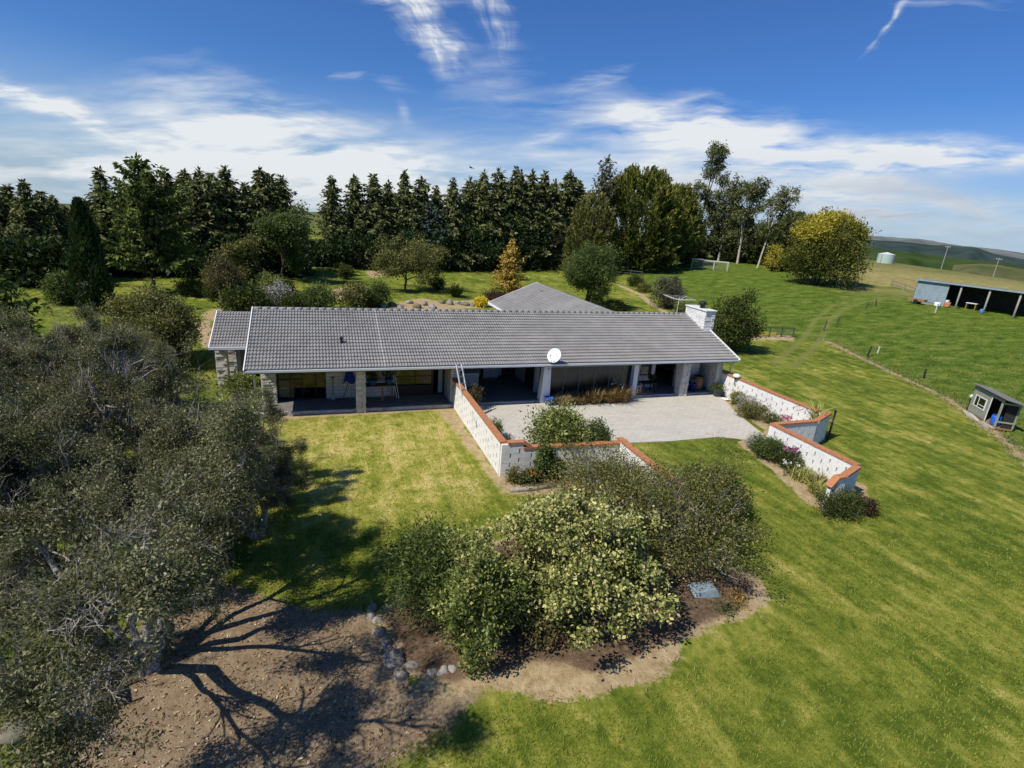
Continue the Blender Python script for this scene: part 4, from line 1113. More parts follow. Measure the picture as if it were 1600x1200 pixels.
# macrocarpa: many upswept plumes
def plume_tree(seed, H, Rr, mat, npl=420, per=34, L=1.5, size=.42, base=.12):
    rng = np.random.default_rng(seed); z = base + (1 - base) * rng.uniform(0, 1, npl) ** 1.15
    env = np.clip(1 - ((z - .36) / .72) ** 2, .05, 1) ** .75; a = rng.uniform(0, 6.283, npl)
    env *= 1 + .14 * np.sin(2 * a + 1) + .14 * np.sin(5 * a + 9 * z) + .1 * np.sin(9 * a - 14 * z)
    rad = Rr * env * np.where(rng.uniform(size=npl) < .25, rng.uniform(.4, .8, npl), rng.uniform(.82, 1.05, npl))
    ctr = np.stack([rad * np.cos(a), rad * np.sin(a), z * H * .95], 1)
    ax = unit(np.stack([np.cos(a) * (1.1 - z), np.sin(a) * (1.1 - z), .35 + 1.1 * z + rng.normal(size=npl) * .2], 1))
    tt = rng.uniform(-.6, .6, (npl, per)); LL = (L * rng.uniform(.7, 1.3, npl))[:, None]
    P = ctr[:, None] + ax[:, None] * (tt * LL)[..., None] + rng.normal(size=(npl, per, 3)) * (.22 * (1 - tt)[..., None]) * .8
    A = np.repeat(ax[:, None], per, 1) + rng.normal(size=(npl, per, 3)) * .35
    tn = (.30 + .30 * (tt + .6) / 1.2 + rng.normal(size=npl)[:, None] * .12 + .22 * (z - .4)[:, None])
    V, F, tn = leaf_quads(rng, P.reshape(-1, 3), size, .32, unit(A.reshape(-1, 3)), 3, .5, .4, tn.ravel(), .4)
    segs = [(0, 0, -.2, 0, 0, H * .4, .35, .25), (0, 0, H * .4, 0, 0, H * .9, .25, .04)] + [(0, 0, z_ * H * .75, *c, .05, .015) for z_, c in zip(z[:90], ctr[:90])]
    return [('trunk', wood_mesh('trunk', segs, DARK_BARK)), ('crown', fast_mesh('crown', V, F, mat, tn))]


plant('macrocarpa_tree', 'big bushy yellow-green macrocarpa with upswept plumes right of the spruces', 'tree', X, plume_tree(85, H, rr, F_MACRO, 1500, 30, 1.9, .62, .05))
X, H, rr = place(930, 418, 243, 30, 98)
plant('pine_tree', 'thin open pine rising above the macrocarpa on its left', 'tree', X, spruce_meshes(86, H, rr * .8, F_OLIVE, whorl=1.1, droop=-.15, base=.3, card=.6, dens=1.0, ragged=.45, pw=.45))
X, H, rr = place(918, 420, 300, 34, 96)
plant('broadleaf_tree', 'brownish-green tree filling the gap between spruces and macrocarpa', 'tree', X, plume_tree(87, H, rr, F_TWIGGY, 620, 30, 1.2, .5, .03))
X, H, rr = place(1046, 415, 290, 34, 112)
plant('macrocarpa_tree', 'yellow-green macrocarpa between the big one and the tall gum', 'tree', X, plume_tree(88, H, rr, F_MACRO, 650, 30, 1.7, .6, .05))


def gum_meshes(seed, H, clumps, trunk, mat=F_GUM, size=.55, per=70):
    """clumps: (dx, dz_fraction, dy, rx, rz); trunk: polylines of (dx, dy, zfrac)"""
    rng = np.random.default_rng(seed); Ps = []; Ax = []; Tn = []
    segs = []
    for pl_, r0, r1 in trunk:
        n = len(pl_)
        for i in range(n - 1):
            a, b_ = pl_[i], pl_[i + 1]; ra = r0 + (r1 - r0) * i / (n - 1); rb_ = r0 + (r1 - r0) * (i + 1) / (n - 1)
            segs.append((a[0], a[1], a[2] * H, b_[0], b_[1], b_[2] * H, ra, rb_))
    for (cx, cz, cy, rx, rz) in clumps:
        for s_ in range(max(6, int(rx * rz * 5.5))):
            d = unit(rng.normal(size=3)); c = np.array([cx, cy, cz * H]) + d * np.array([rx, rx, rz]) * rng.uniform(.45, 1.15) * 1.12
            m = per; Ps.append(c + rng.normal(size=(m, 3)) * .5 * np.array([1, 1, .8])); Ax.append(np.tile(d * .4 + np.array([0, 0, -.5]), (m, 1)) + rng.normal(size=(m, 3)) * .5); Tn.append(np.full(m, .45 + .16 * d[2] + rng.normal() * .1))
            segs.append((cx * .6, cy * .6, cz * H - rz * .8, *c, .05, .012))
    V, F, tn = leaf_quads(rng, np.concatenate(Ps), size, .34, unit(np.concatenate(Ax)), 2, .3, .4, np.concatenate(Tn), .5)
    return [('trunk', wood_mesh('trunk', segs, PALE_BARK)), ('crown', fast_mesh('crown', V, F, mat, tn))]


X, H, rr = place(1081, 405, 218, 30)
k = H / 187.0  # metres per survey step at this tree
gumc = lambda lst, x0, yb: [((cx - x0) * k, (yb - cy) * k / H, random.Random(cx * 7 + cy).uniform(-1.2, 1.2), rx * k, rz * k) for cx, cy, rx, rz in lst]
plant('gum_tree', 'tallest pale-trunked gum with a high clumped crown', 'tree', X, gum_meshes(90, H, gumc([(1088, 232, 9, 14), (1104, 238, 10, 14), (1100, 254, 10, 8), (1084, 258, 7, 14), (1107, 274, 9, 9), (1073, 295, 12, 14), (1060, 318, 16, 18), (1098, 310, 10, 20), (1085, 345, 16, 14), (1070, 372, 14, 12), (1112, 330, 10, 14)], 1081, 405),
      [([(0, 0, -.02), (.3, 0, .12), (.9, .1, .4), (1.2, 0, .62), (1.4, 0, .82)], .34, .08), ([(1.1, 0, .5), (2.2, .3, .66), (3.0, .3, .9)], .16, .05)]), group='pale-trunked gums right of the macrocarpas')
X, H, rr = place(1122, 408, 274, 24); k = H / 134.0
plant('gum_tree', 'full leafy gum just right of the tallest gum, behind the wire coop', 'tree', X, gum_meshes(91, H, gumc([(1128, 288, 12, 12), (1118, 305, 13, 14), (1130, 318, 12, 16), (1112, 335, 12, 16), (1128, 350, 12, 16), (1118, 372, 13, 14), (1134, 382, 10, 12)], 1122, 408),
      [([(0, 0, -.02), (.1, 0, .3), (.4, 0, .85)], .3, .08)]), group='pale-trunked gums right of the macrocarpas')
X, H, rr = place(1152, 412, 274, 26); k = H / 138.0
plant('gum_tree', 'round-topped gum with a slanting pale limb, third gum from the left', 'tree', X, gum_meshes(92, H, gumc([(1158, 288, 13, 12), (1148, 300, 14, 12), (1168, 304, 11, 12), (1160, 322, 15, 12), (1146, 340, 12, 14), (1166, 350, 12, 14), (1152, 370, 14, 14), (1170, 385, 10, 12)], 1152, 412),
      [([(0, 0, -.02), (-.3, 0, .4), (.4, 0, .88)], .3, .07), ([(-.2, 0, .3), (-1.4, -.3, .52), (-.3, -.4, .7)], .12, .06)]), group='pale-trunked gums right of the macrocarpas')
X, H, rr = place(1183, 419, 288, 26); k = H / 131.0
plant('gum_tree', 'slender brown-topped gum with a long bare pale trunk before the others', 'tree', X, gum_meshes(93, H, gumc([(1211, 300, 12, 10), (1203, 310, 11, 9), (1216, 318, 9, 10), (1195, 322, 9, 8), (1218, 336, 6, 7), (1192, 345, 11, 9), (1186, 362, 8, 8)], 1183, 419),
      [([(0, 0, -.02), (.5, 0, .2), (1.35, 0, .5), (2.2, 0, .7), (3.0, 0, .9)], .22, .05), ([(1.2, 0, .42), (.4, .2, .62), (.2, .2, .75)], .1, .04), ([(2.2, 0, .7), (3.6, .2, .8)], .07, .03)], F_TWIGGY), group='pale-trunked gums right of the macrocarpas')
for i, (px, pt_, half, dep, lab) in enumerate([(1225, 330, 26, 112, 'dark mixed tree between the slender gum and the golden-topped tree'), (1196, 352, 26, 122, 'dark tree showing behind the slender gum trunk'), (1140, 330, 34, 128, 'dark tree deep behind the gum trunks'), (1065, 345, 34, 126, 'dark tree behind the tallest gum on its left')]):
    X, H, rr = place(px, 415, pt_, half, dep)
    plant('dark_tree', lab, 'tree', X, plume_tree(95 + i, H, rr, F_SPRUCE, 520, 30, 1.2, .6, .02))
X, H, rr = place(1205, 424, 386, 12)
plant('young_golden_tree', 'small yellow-green sapling left of the golden-topped tree', 'tree', X, shrub_meshes(99, rr, rr, H, F_GOLD, 60, 40, .26, .3))
# golden-topped tree: green crown with a yellow outer rim
X, H, rr = place(1277, 445, 345, 51)
S, T = skeleton(100, P_BROAD, H * .85, rr * .75, 2, .3)
(V, F, tn), _ = shrub_data(101, rr * .96, rr * .96, H * .97, 480, 65, .32, .55, rough=.24, fill=.3, tj=.7)
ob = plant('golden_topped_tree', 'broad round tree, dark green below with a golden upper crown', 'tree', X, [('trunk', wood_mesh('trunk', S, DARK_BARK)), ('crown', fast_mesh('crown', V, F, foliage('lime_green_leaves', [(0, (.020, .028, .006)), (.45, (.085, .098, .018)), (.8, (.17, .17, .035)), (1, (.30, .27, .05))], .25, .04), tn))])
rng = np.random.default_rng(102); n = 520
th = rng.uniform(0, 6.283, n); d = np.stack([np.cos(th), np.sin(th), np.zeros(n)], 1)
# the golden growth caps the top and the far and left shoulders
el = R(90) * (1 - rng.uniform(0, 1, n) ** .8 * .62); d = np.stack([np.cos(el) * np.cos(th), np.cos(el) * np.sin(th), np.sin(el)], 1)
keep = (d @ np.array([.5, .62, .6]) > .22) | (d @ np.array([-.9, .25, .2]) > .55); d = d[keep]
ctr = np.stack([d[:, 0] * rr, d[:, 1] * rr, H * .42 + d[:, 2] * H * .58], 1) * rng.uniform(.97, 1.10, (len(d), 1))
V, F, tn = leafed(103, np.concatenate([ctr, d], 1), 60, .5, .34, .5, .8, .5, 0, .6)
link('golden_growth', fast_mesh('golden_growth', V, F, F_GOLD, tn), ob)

# ---- shrubs of the back garden border
BORDER = [(425, 478, 432, 16, F_BRIGHT, 'conical_shrub', 'small conical green shrub in the border behind the roof'), (382, 492, 452, 26, F_DKGREEN, 'dark_shrub', 'dark evergreen shrub hugging the left end of the ridge'),
          (404, 488, 462, 14, F_BRIGHT, 'light_shrub', 'light-green low shrub right of the dark evergreen by the ridge end'), (436, 484, 450, 18, F_SILVER, 'silver_shrub', 'silvery twiggy shrub in the border behind the roof'),
          (456, 490, 462, 16, F_DKGREEN, 'dark_shrub', 'dark low shrub right of the silvery one'), (500, 484, 450, 19, F_WILLOW, 'round_shrub', 'rounded green shrub left of the tan path'), (474, 480, 462, 10, F_BROAD, 'low_shrub', 'little green shrub between the silvery and the rounded shrubs'),
          (556, 484, 446, 20, F_TWIGGY, 'bronze_shrub', 'bronze rounded shrub just right of the tan path'), (592, 478, 446, 16, F_BROAD, 'green_shrub', 'green shrub left of the cherry tree trunk'), (575, 482, 458, 12, F_DKGREEN, 'dark_shrub', 'dark small shrub tucked beside the bronze shrub'),
          (712, 464, 444, 15, F_DKGREEN, 'flax_bush', 'dark spiky flax bush on the back lawn edge'), (684, 452, 436, 10, F_CYP, 'dark_shrub', 'dark shrub in the shade right of the cherry tree'), (775, 474, 460, 16, F_RED, 'plum_shrub', 'plum-coloured low shrub by the rear roof corner'), (751, 479, 466, 8, F_YELLOW, 'yellow_bush', 'vivid yellow bush at the rear roof corner'),
          (960, 484, 472, 12, F_DKGREEN, 'low_shrub', 'dark low shrub below the willow'), (1052, 466, 440, 9, F_DKGREEN, 'dark_shrub', 'dark upright shrub behind the yellow-flecked shrub'), (1066, 490, 474, 10, F_BRIGHT, 'low_shrub', 'light-green tuft below the clothes line'),
          (378, 617, 588, 15, F_BRIGHT, 'round_shrub', 'rounded green shrub at the left corner of the veranda'), (992, 447, 432, 10, F_DKGREEN, 'dark_shrub', 'dark shrub at the far end of the garden path'), (1006, 456, 444, 8, F_TWIGGY, 'low_shrub', 'low brown shrub along the garden path'), (335, 470, 445, 10, F_DKGREEN, 'dark_shrub', 'small dark shrub beside the pale gravel behind the wing'), (300, 462, 440, 16, F_DKGREEN, 'dark_shrub', 'dark rounded shrub in the shade right of the cedar trunk'), (415, 452, 432, 14, F_CYP, 'dark_shrub', 'dark shrub in front of the shaded belt, left of the broadleaf tree trunk'), (540, 436, 418, 9, F_DKGREEN, 'dark_shrub', 'low dark shrub at the lawn end of the field gap'), (440, 455, 440, 14, F_DKGREEN, 'low_shrub', 'low dark shrub under the broadleaf tree'),
          (228, 486, 470, 14, F_RED, 'plum_shrub', 'small plum-tinted shrub below the cedar')]
for i, (px, pb, pt_, half, mt, nm, lab) in enumerate(BORDER):
    X, H, rr = place(px, pb, pt_, half)
    if nm == 'flax_bush' or nm == 'x': parts = [('foliage', tuft_mesh('foliage', 400 + i, 260, rr * .4, H * 1.1, .10, mt, .8))]
    else: parts = shrub_meshes(400 + i, rr, rr, max(H, .5), mt, 90, 46, max(.14, rr * .16), rr * .26, rough=.2)
    plant(nm, lab, 'bush', X, parts)

# ------------------------------------------------------------------ foreground scrub trees on the left
KV = []
for k, (H, Rr, st_) in enumerate([(5.6, 2.8, 4), (5.4, 2.7, 3), (5.0, 2.4, 4), (5.6, 3.0, 5)]):
    S, T = skeleton(500 + k, P_KAN, H, Rr, st_, .55)
    T = T[np.sin(T[:, 0] * 4.3 + k + np.sin(T[:, 2] * 2)) + np.sin(T[:, 1] * 4.6 + 2 * k) + np.sin(T[:, 2] * 5.1 + k * .7) > .85]
    V, F, tn = leafed(520 + k, T, (40, 46, 46, 44)[k], .105, .058, .45, .7, .7, 0, .7, .8)
    if k == 0:
        print('k0 z', np.percentile(T[:, 2], [5, 50, 95]))
    KV.append(([('trunk', wood_mesh('trunk', S, GREY_BARK, .02)), ('crown', fast_mesh('crown', V, F, F_KAN, tn))], H, Rr))
    print('kanuka', k, len(S), len(T))
def big_scrub(seed):
    rnd = random.Random(seed); base = Vector((-.55, -14.45, -.1)); segs = []; tips = []
    cast = Vector((math.cos(SUN_AZ), math.sin(SUN_AZ), 0)) / math.tan(SUN_EL)
    # limbs: (shadow foot surveyed on the ground, height above it)
    L = [[(330, 985, 1.1), (420, 935, 2.1), (500, 880, 3.3), (530, 850, 4.2)], [(320, 990, 1.1), (440, 955, 2.2), (560, 905, 3.6), (670, 860, 5.0)], [(330, 1005, 1.2), (450, 975, 2.4), (560, 950, 3.7), (640, 925, 4.7)],
         [(315, 1015, 1.1), (420, 1010, 2.4), (520, 1022, 3.6), (600, 1040, 4.8)], [(330, 1045, 1.2), (390, 1090, 2.3), (460, 1120, 3.3), (560, 1128, 4.3), (640, 1135, 5.0)], [(300, 1000, 1.2), (345, 940, 2.2), (330, 890, 3.0), (345, 850, 3.8)],
         [(290, 1050, 1.0), (330, 1085, 1.8), (400, 1165, 2.8), (450, 1200, 3.4)], [(262, 1000, 1.3), (262, 950, 2.4), (245, 905, 3.2), (250, 870, 4.0)]]
    for k, limb in enumerate(L):
        pts = [base + Vector((rnd.uniform(-.12, .12), rnd.uniform(-.12, .12), 0))]
        for px, py, h in limb:
            g_ = GZ(px, py, 0); pts.append(Vector((g_[0], g_[1], 0)) - cast * h + Vector((0, 0, h)))
        fine = [pts[0]]
        for a, b_ in zip(pts[:-1], pts[1:]):
            for j in (1, 2, 3): fine.append(a.lerp(b_, j / 3) + Vector((rnd.gauss(0, .06), rnd.gauss(0, .06), rnd.gauss(0, .04))) * (j < 3))
        n = len(fine); r0 = (.12, .135, .125, .105, .135, .09, .08, .10)[k]
        for j in range(n - 1):
            ra, rb_ = r0 * (1 - .86 * j / (n - 1)), r0 * (1 - .86 * (j + 1) / (n - 1)); segs.append((*fine[j], *fine[j + 1], ra, rb_))
            if j >= n * .38:
                for _ in range(3 if j < n - 2 else 4):
                    d = (fine[j + 1] - fine[j]).normalized() + Vector((rnd.gauss(0, .75), rnd.gauss(0, .75), rnd.gauss(.15, .3)))
                    grow(rnd, fine[j + 1].copy(), d.normalized(), rnd.uniform(.7, 1.25), max(.02, rb_ * .55), 0, dict(seg=[4, 4, 3], kids=[2, 2], **{'from': [1, 0]}, wig=.24, trop=[.02, .03, .0], tap=.5, ang=[(25, 65), (25, 70)], ratio=[.62, .5], rr=.55), segs, tips)
    S = np.array(segs); T = np.array(tips); o = np.array([base.x, base.y, 0])
    S[:, :3] -= o; S[:, 3:6] -= o; T[:, :3] -= o
    lawnward = ((T[:, 0] + o[0] + T[:, 2] * cast.x) > 2.2) & ((T[:, 1] + o[1] + T[:, 2] * cast.y) > -14.0)
    T = T[np.sin(T[:, 0] * 4.4) + np.sin(T[:, 1] * 4.1 + 2) + np.sin(T[:, 2] * 4.7) > np.where(lawnward, .1, .95)]
    T = T[T[:, 0] + o[0] < 1.9]
    S = S[(S[:, 3] + o[0] < 1.75) | ((S[:, 6] > .045) & (S[:, 3] + o[0] < 2.1))]
    V, F, tn = leafed(seed, T, 24, .10, .055, .45, .6, .7, 0, .7, .8); print('big', len(S), len(T))
    return [('trunk', wood_mesh('trunk', S, GREY_BARK, .02)), ('crown', fast_mesh('crown', V, F, F_KAN, tn))], base


me_, base_ = big_scrub(77)
plant('scrub_tree', 'largest grey-barked scrub tree, nearest the camera, throwing the long branching shadow', 'tree', (base_.x, base_.y, 0), me_, 0, 'grey-leaved scrub trees left of the house')
KAN = [  # foot, height, radius, variant, turn, label
    ((.9, -7.2), 3.8, 1.5, 2, 1.0, 'small grey-twigged scrub tree standing on the lawn edge by the veranda corner'),
    ((1.15, -9.7), 3.1, 1.7, 1, 2.2, 'low leaning scrub tree in front of the small one by the lawn edge'),
    ((-2.6, -4.8), 4.7, 1.8, 3, .2, 'grey scrub tree with upright pale limbs left of the house corner'),
    ((-3.4, -6.6), 5.7, 2.5, 1, 4.0, 'middle scrub tree of the left thicket with tangled grey twigs'),
    ((-6.0, -6.4), 5.6, 2.6, 3, 2.6, 'scrub tree at the left edge of the thicket, halfway up'),
    ((-7.2, 1.0), 4.9, 2.6, 2, .8, 'scrub tree in the rear left of the thicket'),
    ((-9.8, -1.0), 4.8, 2.6, 3, 3.0, 'rear outermost scrub tree at the left picture edge'),
    ((-.4, -11.2), 4.5, 1.9, 2, 5.0, 'scrub tree with a low bushy crown above the bare ground strip'),
    ((-3.4, -11.4), 5.2, 2.3, 3, 1.7, 'dark-limbed scrub tree behind the largest one on its left'),
    ((-3.0, -14.2), 3.4, 1.4, 1, 2.9, 'scrub tree with low sprawling limbs at the lower left edge'),
    ((-4.9, .9), 4.0, 1.9, 1, .3, 'scrub tree close to the small left wing')]
for (xy, H, Rr, v, rz, lab) in KAN:
    me, h0, r0 = KV[v]
    plant('scrub_tree', 'grey ' + lab if not lab.startswith(('grey', 'largest', 'small', 'low')) else lab, 'tree', gl(*xy), me, rz, 'grey-leaved scrub trees left of the house', (Rr / r0, Rr / r0, H / h0))
X = GZ(235, 500, 2.6); X[2] = 0
plant('bronze_shrub', 'tall brownish-olive bush at the far top of the left thicket', 'bush', X, tree_meshes(540, 3.9, 2.3, P_BROAD, F_TWIGGY, GREY_BARK, 22, .32, .13, stems=5, lean=.5))
X = GZ(165, 560, 1.6); X[2] = 0
plant('olive_shrub', 'dull olive bush in the top left of the thicket', 'bush', X, tree_meshes(541, 2.8, 1.8, P_BROAD, F_TWIGGY, GREY_BARK, 26, .32, .14, stems=5, lean=.5))
X = GZ(60, 600, 1.6); X[2] = 0
plant('olive_shrub', 'dull olive bush at the left edge near the dark conifer', 'bush', X, tree_meshes(542, 2.9, 2.0, P_BROAD, F_TWIGGY, GREY_BARK, 26, .32, .14, stems=5, lean=.5))
X = GZ(75, 735, .5); X[2] = 0
plant('green_shrub', 'fresh-green low shrub glowing inside the left thicket', 'bush', X, shrub_meshes(543, 1.0, .9, 1.1, F_BRIGHT, 90, 60, .10, .18))

# ------------------------------------------------------------------ foreground shrub island
X, _ = G(905, 992); X = np.array([9.2, -14.95, .1])
plant('variegated_shrub', 'largest shrub of the island, dense with pale yellow-green variegated leaves', 'bush', X, shrub_meshes(600, 2.2, 1.85, 2.85, F_VARIEG, 270, 135, .095, .13, aspect=.62, rough=.34, fill=.35, upw=.9, tj=.95, bk=GREY_BARK))
X = np.array([6.45, -15.75, .05])
plant('broadleaf_shrub', 'upright bright-green broad-leaved shrub at the left end of the island', 'bush', X, shrub_meshes(601, .82, .8, 2.45, F_BRIGHT, 120, 120, .09, .12, aspect=.5, rough=.3, fill=.35, tj=.9, bk=GREY_BARK))
X = np.array([5.65, -14.2, .05])
plant('willow_shrub', 'darker narrow-leaved shrub beside the stones on the island', 'bush', X, shrub_meshes(602, .85, 1.0, 2.3, F_BROAD, 170, 60, .13, .2, aspect=.24, rough=.2, fill=.35, tj=.6))
def twiggy(seed, H, Rr, stems, ncl=300, per=70):
    """bushy mound of small leaves with bleached twigs poking out"""
    S, T = skeleton(seed, dict(P_KAN, seg=[3, 3, 3, 3, 2], kids=[1, 1, 2, 1], wig=.17), H * 1.03, Rr * 1.03, stems, .9)
    (V, F, tn), _ = shrub_data(seed + 1, Rr, Rr, H, ncl, per, .07, .16, aspect=.5, rough=.48, fill=.4, tj=.9)
    return [('trunk', wood_mesh('trunk', S, GREY_BARK, .02)), ('crown', fast_mesh('crown', V, F, F_TWIGGY, tn))]


X = np.array([12.9, -10.6, .1])
plant('twiggy_shrub', 'brownish small-leaved shrub with grey twigs in front of the low courtyard wall', 'bush', X, twiggy(610, 1.9, 1.4, 6, 260))
X = np.array([13.75, -13.85, .1])
plant('twiggy_shrub', 'widest brownish shrub with bleached dead twigs at the right end of the island', 'bush', X, twiggy(612, 2.6, 1.95, 7, 420))
X = np.array([11.9, -12.6, .1])
plant('twiggy_shrub', 'dense olive shrub filling the middle of the island behind the variegated one', 'bush', X, twiggy(614, 2.6, 1.6, 6, 340))
X = GZ(1112, 772, 1.0); X[2] = 0
plant('green_shrub', 'leafy green shrub at the upper right of the island', 'bush', X, shrub_meshes(604, 1.15, 1.0, 1.8, F_DKGREEN, 200, 60, .09, .18, rough=.15, tj=.7, fill=.25))
X = np.array([8.0, -16.2, .05])
plant('seedling', 'reddish-brown straggly seedling between the two big foreground shrubs', 'plant', X, shrub_meshes(605, .32, .3, .8, F_BROWN, 30, 24, .09, .14))
for i, (px, py, lab) in enumerate([(1150, 945, 'orange-tipped low plant on the dark soil at the island\'s right end'), (1130, 960, 'small low plant in the shade right of the variegated shrub')]):
    X, _ = G(px, py); plant('low_plant', lab, 'plant', X, shrub_meshes(606 + i, .25, .22, .3, F_GOLDCON if i == 0 else F_BROAD, 18, 16, .07, .09))


# ------------------------------------------------------------------ rocks
def rock_mesh(name, seed, sx, sy, sz, mat):
    bm = bmesh.new(); bmesh.ops.create_icosphere(bm, subdivisions=3, radius=1); rg = np.random.default_rng(seed); k = rg.normal(size=(7, 3)) * np.array([1.3, 1.6, 2, 2.6, 3.4, 5, 7])[:, None]; ph = rg.uniform(0, 6.28, 7); pl = unit(rg.normal(size=(11, 3)))
    for v in bm.verts:
        p = np.array(v.co); s = 1 + sum(.055 * math.sin(float(k[i] @ p) + ph[i]) for i in range(7))
        for n in pl:
            e = float(n @ p)
            if e > .66: s *= .66 / e * .35 + .65
        v.co = Vector((p[0] * s * sx, p[1] * s * sy, p[2] * s * sz))
    me = bpy.data.meshes.new(name); bm.to_mesh(me); bm.free(); me.materials.append(mat); me.polygons.foreach_set('use_smooth', [True] * len(me.polygons)); return me


M_ROCK = surf('border_stone', (.25, .215, .175), .9, .3, 5, .9, 20, col2=(.36, .33, .28), amt=.6, sc2=3)
M_PALE = surf('pale_stone', (.30, .275, .24), .9, .2, 6, .6, 20)
M_MOSS = surf('mossy_boulder', (.20, .175, .12), .95, .3, 4, .9, 15, col2=(.11, .125, .06), amt=.7, sc2=2.5)
STONES = [(581, 955, 9), (580, 966, 8), (590, 973, 8), (592, 993, 10), (603, 996, 6), (604, 1011, 10), (607, 1019, 7), (614, 1038, 16), (627, 1059, 12), (622, 1022, 6), (643, 1045, 10), (660, 1029, 7), (674, 1056, 9), (690, 1054, 9), (706, 1051, 9)]
STL = ['rounded stone at the top end of the border beside the willow-like shrub', 'pale small stone second from the top of the border', 'pale small stone third from the top of the border', 'grey stone a third of the way down the stone border', 'small chip of stone beside the border under the narrow-leaved shrub',
       'dark rounded stone just above the biggest border stone', 'small stone touching the biggest border stone from above', 'biggest rounded stone of the border', 'broad dark stone below the biggest one', 'small stone just right of the row above the biggest one', 'flat dark stone right of the biggest border stone', 'small stone half hidden under the bright-green shrub',
       'first pale stone of three under the bright-green shrub, from the left', 'middle pale stone of three under the bright-green shrub', 'right pale stone of three under the bright-green shrub']
for i, ((px, py, r_), lab) in enumerate(zip(STONES, STL)):
    X, dep = G(px, py); r = r_ * dep / FPX * 1.22
    o = link('border_stone', rock_mesh('border_stone', 700 + i, r, r * .9, r * .8, M_PALE if i in (1, 2, 12, 13, 14) else M_ROCK)); o.location = (X[0], X[1], X[2] + r * .42); o.rotation_euler = (0, 0, i * 1.3)
    tag(o, lab, 'stone', 'stones edging the shrub island')
for px, py, r_, mt, lab in [(30, 1150, 26, M_MOSS, 'mossy boulder in the lower left corner'), (104, 1190, 12, M_MOSS, 'dark weathered stone at the bottom edge near the mossy boulder'), (1187, 936, 6, M_PALE, 'pale stone on bare soil at the right tip of the shrub island'), (1006 - 425, 945, 5, M_ROCK, 'small stone behind the top end of the border')]:
    X, dep = G(px, py); r = r_ * dep / FPX
    o = link('boulder', rock_mesh('boulder', int(px), r, r * .9, r * .8, mt)); o.location = (X[0], X[1], X[2] + r * .35); tag(o, lab, 'stone')

rk_ = random.Random(12); RL = ['grey rockery stone', 'brown rockery stone', 'flat rockery stone', 'pale rockery stone']
ROCKERY = [(598, 481, 7), (612, 478, 8), (625, 482, 6), (640, 474, 6), (652, 481, 8), (664, 477, 6), (676, 483, 7), (690, 474, 6), (703, 476, 7), (716, 475, 6), (727, 477, 7), (738, 478, 6), (748, 477, 5), (584, 479, 6)]
for i, (px, py, r_) in enumerate(sorted(ROCKERY)):
    X, dep = G(px, py); r = r_ * dep / FPX
    o = link('rockery_stone', rock_mesh('rockery_stone', 760 + i, r * rk_.uniform(.9, 1.3), r * .9, r * rk_.uniform(.6, .9), (M_ROCK, M_PALE, M_MOSS)[i % 3])); o.location = (X[0], X[1], X[2] + r * .25); o.rotation_euler = (0, 0, i * 1.7)
    tag(o, f'{ORD[i]} rockery stone from the left, along the garden bed behind the roof ridge', 'stone', 'rockery stones behind the ridge')
for i, (px, py, w_, a_) in enumerate([(566, 479, 1.5, .3), (570, 477, 1.3, -.2), (563, 476, 1.2, .5)]):
    X, dep = G(px, py); b = MB(); b.bar((-w_ / 2, 0, .06 + .09 * i), (w_ / 2, 0, .10 + .09 * i), .10, .08); o = b.build('bleached_board', surf('bleached_board', (.55, .53, .50), .8, .12, 8)); o.location = tuple(X); o.rotation_euler = (0, 0, a_)
    tag(o, ('lowest', 'middle', 'topmost')[i] + ' bleached board of the little stack left of the rockery', 'board', 'bleached boards behind the ridge')

# litter below the scrub: dark timber trough and a white bag
X, dep = G(150, 1105); t_ = thing('timber_trough', 'dark weathered timber trough in the shade under the largest scrub tree', 'trough', tuple(X), .35, scale=(.75, .8, .8))
for y in (-.32, .32):
    b = MB(); b.box(-.65, .65, y - .03, y + .03, .12, .46); b.build('side_board', M_DARKTIMBER, t_)
b = MB(); b.box(-.65, .65, -.288, .288, .10, .15); b.build('bottom_board', M_DARKTIMBER, t_)
for x in (-.52, .52):
    b = MB(); b.box(x - .05, x + .05, -.29, .29, -.05, .098); b.build('bearer', M_DARKTIMBER, t_)
X, dep = G(92, 1088)
bag = rock_mesh('crumpled_bag', 733, .17, .11, .10, surf('white_plastic', (.72, .73, .76), .5, .12, 9)); o = link('crumpled_bag', bag); o.location = (X[0], X[1], X[2] + .08); tag(o, 'crumpled white plastic bag lying beside the timber trough', 'bag')
# upturned blue-grey tray at the right of the island
X, dep = G(1104, 936); t_ = thing('upturned_tray', 'upturned blue-grey barrow tray half under the twiggy shrub', 'tray', tuple(X + np.array([0, .1, 0])), -.2)
b = MB(); b.hexa([(-.55, -.36, 0), (.5, -.30, 0), (.5, .34, 0), (-.55, .36, 0)], [(-.40, -.2, .34), (.22, -.16, .40), (.22, .2, .40), (-.40, .22, .34)]); b.build('tray', surf('blue_grey_plastic', (.20, .25, .28), .55, .2, 5, col2=(.11, .11, .10), amt=.6, sc2=3), t_, bevel=.03)
b = MB(); b.tube([(-.58, -.38, .015), (.53, -.32, .015), (.53, .36, .015), (-.58, .38, .015), (-.58, -.38, .015)], .018, 6); b.build('rolled_rim', M_GREYMETAL, t_)

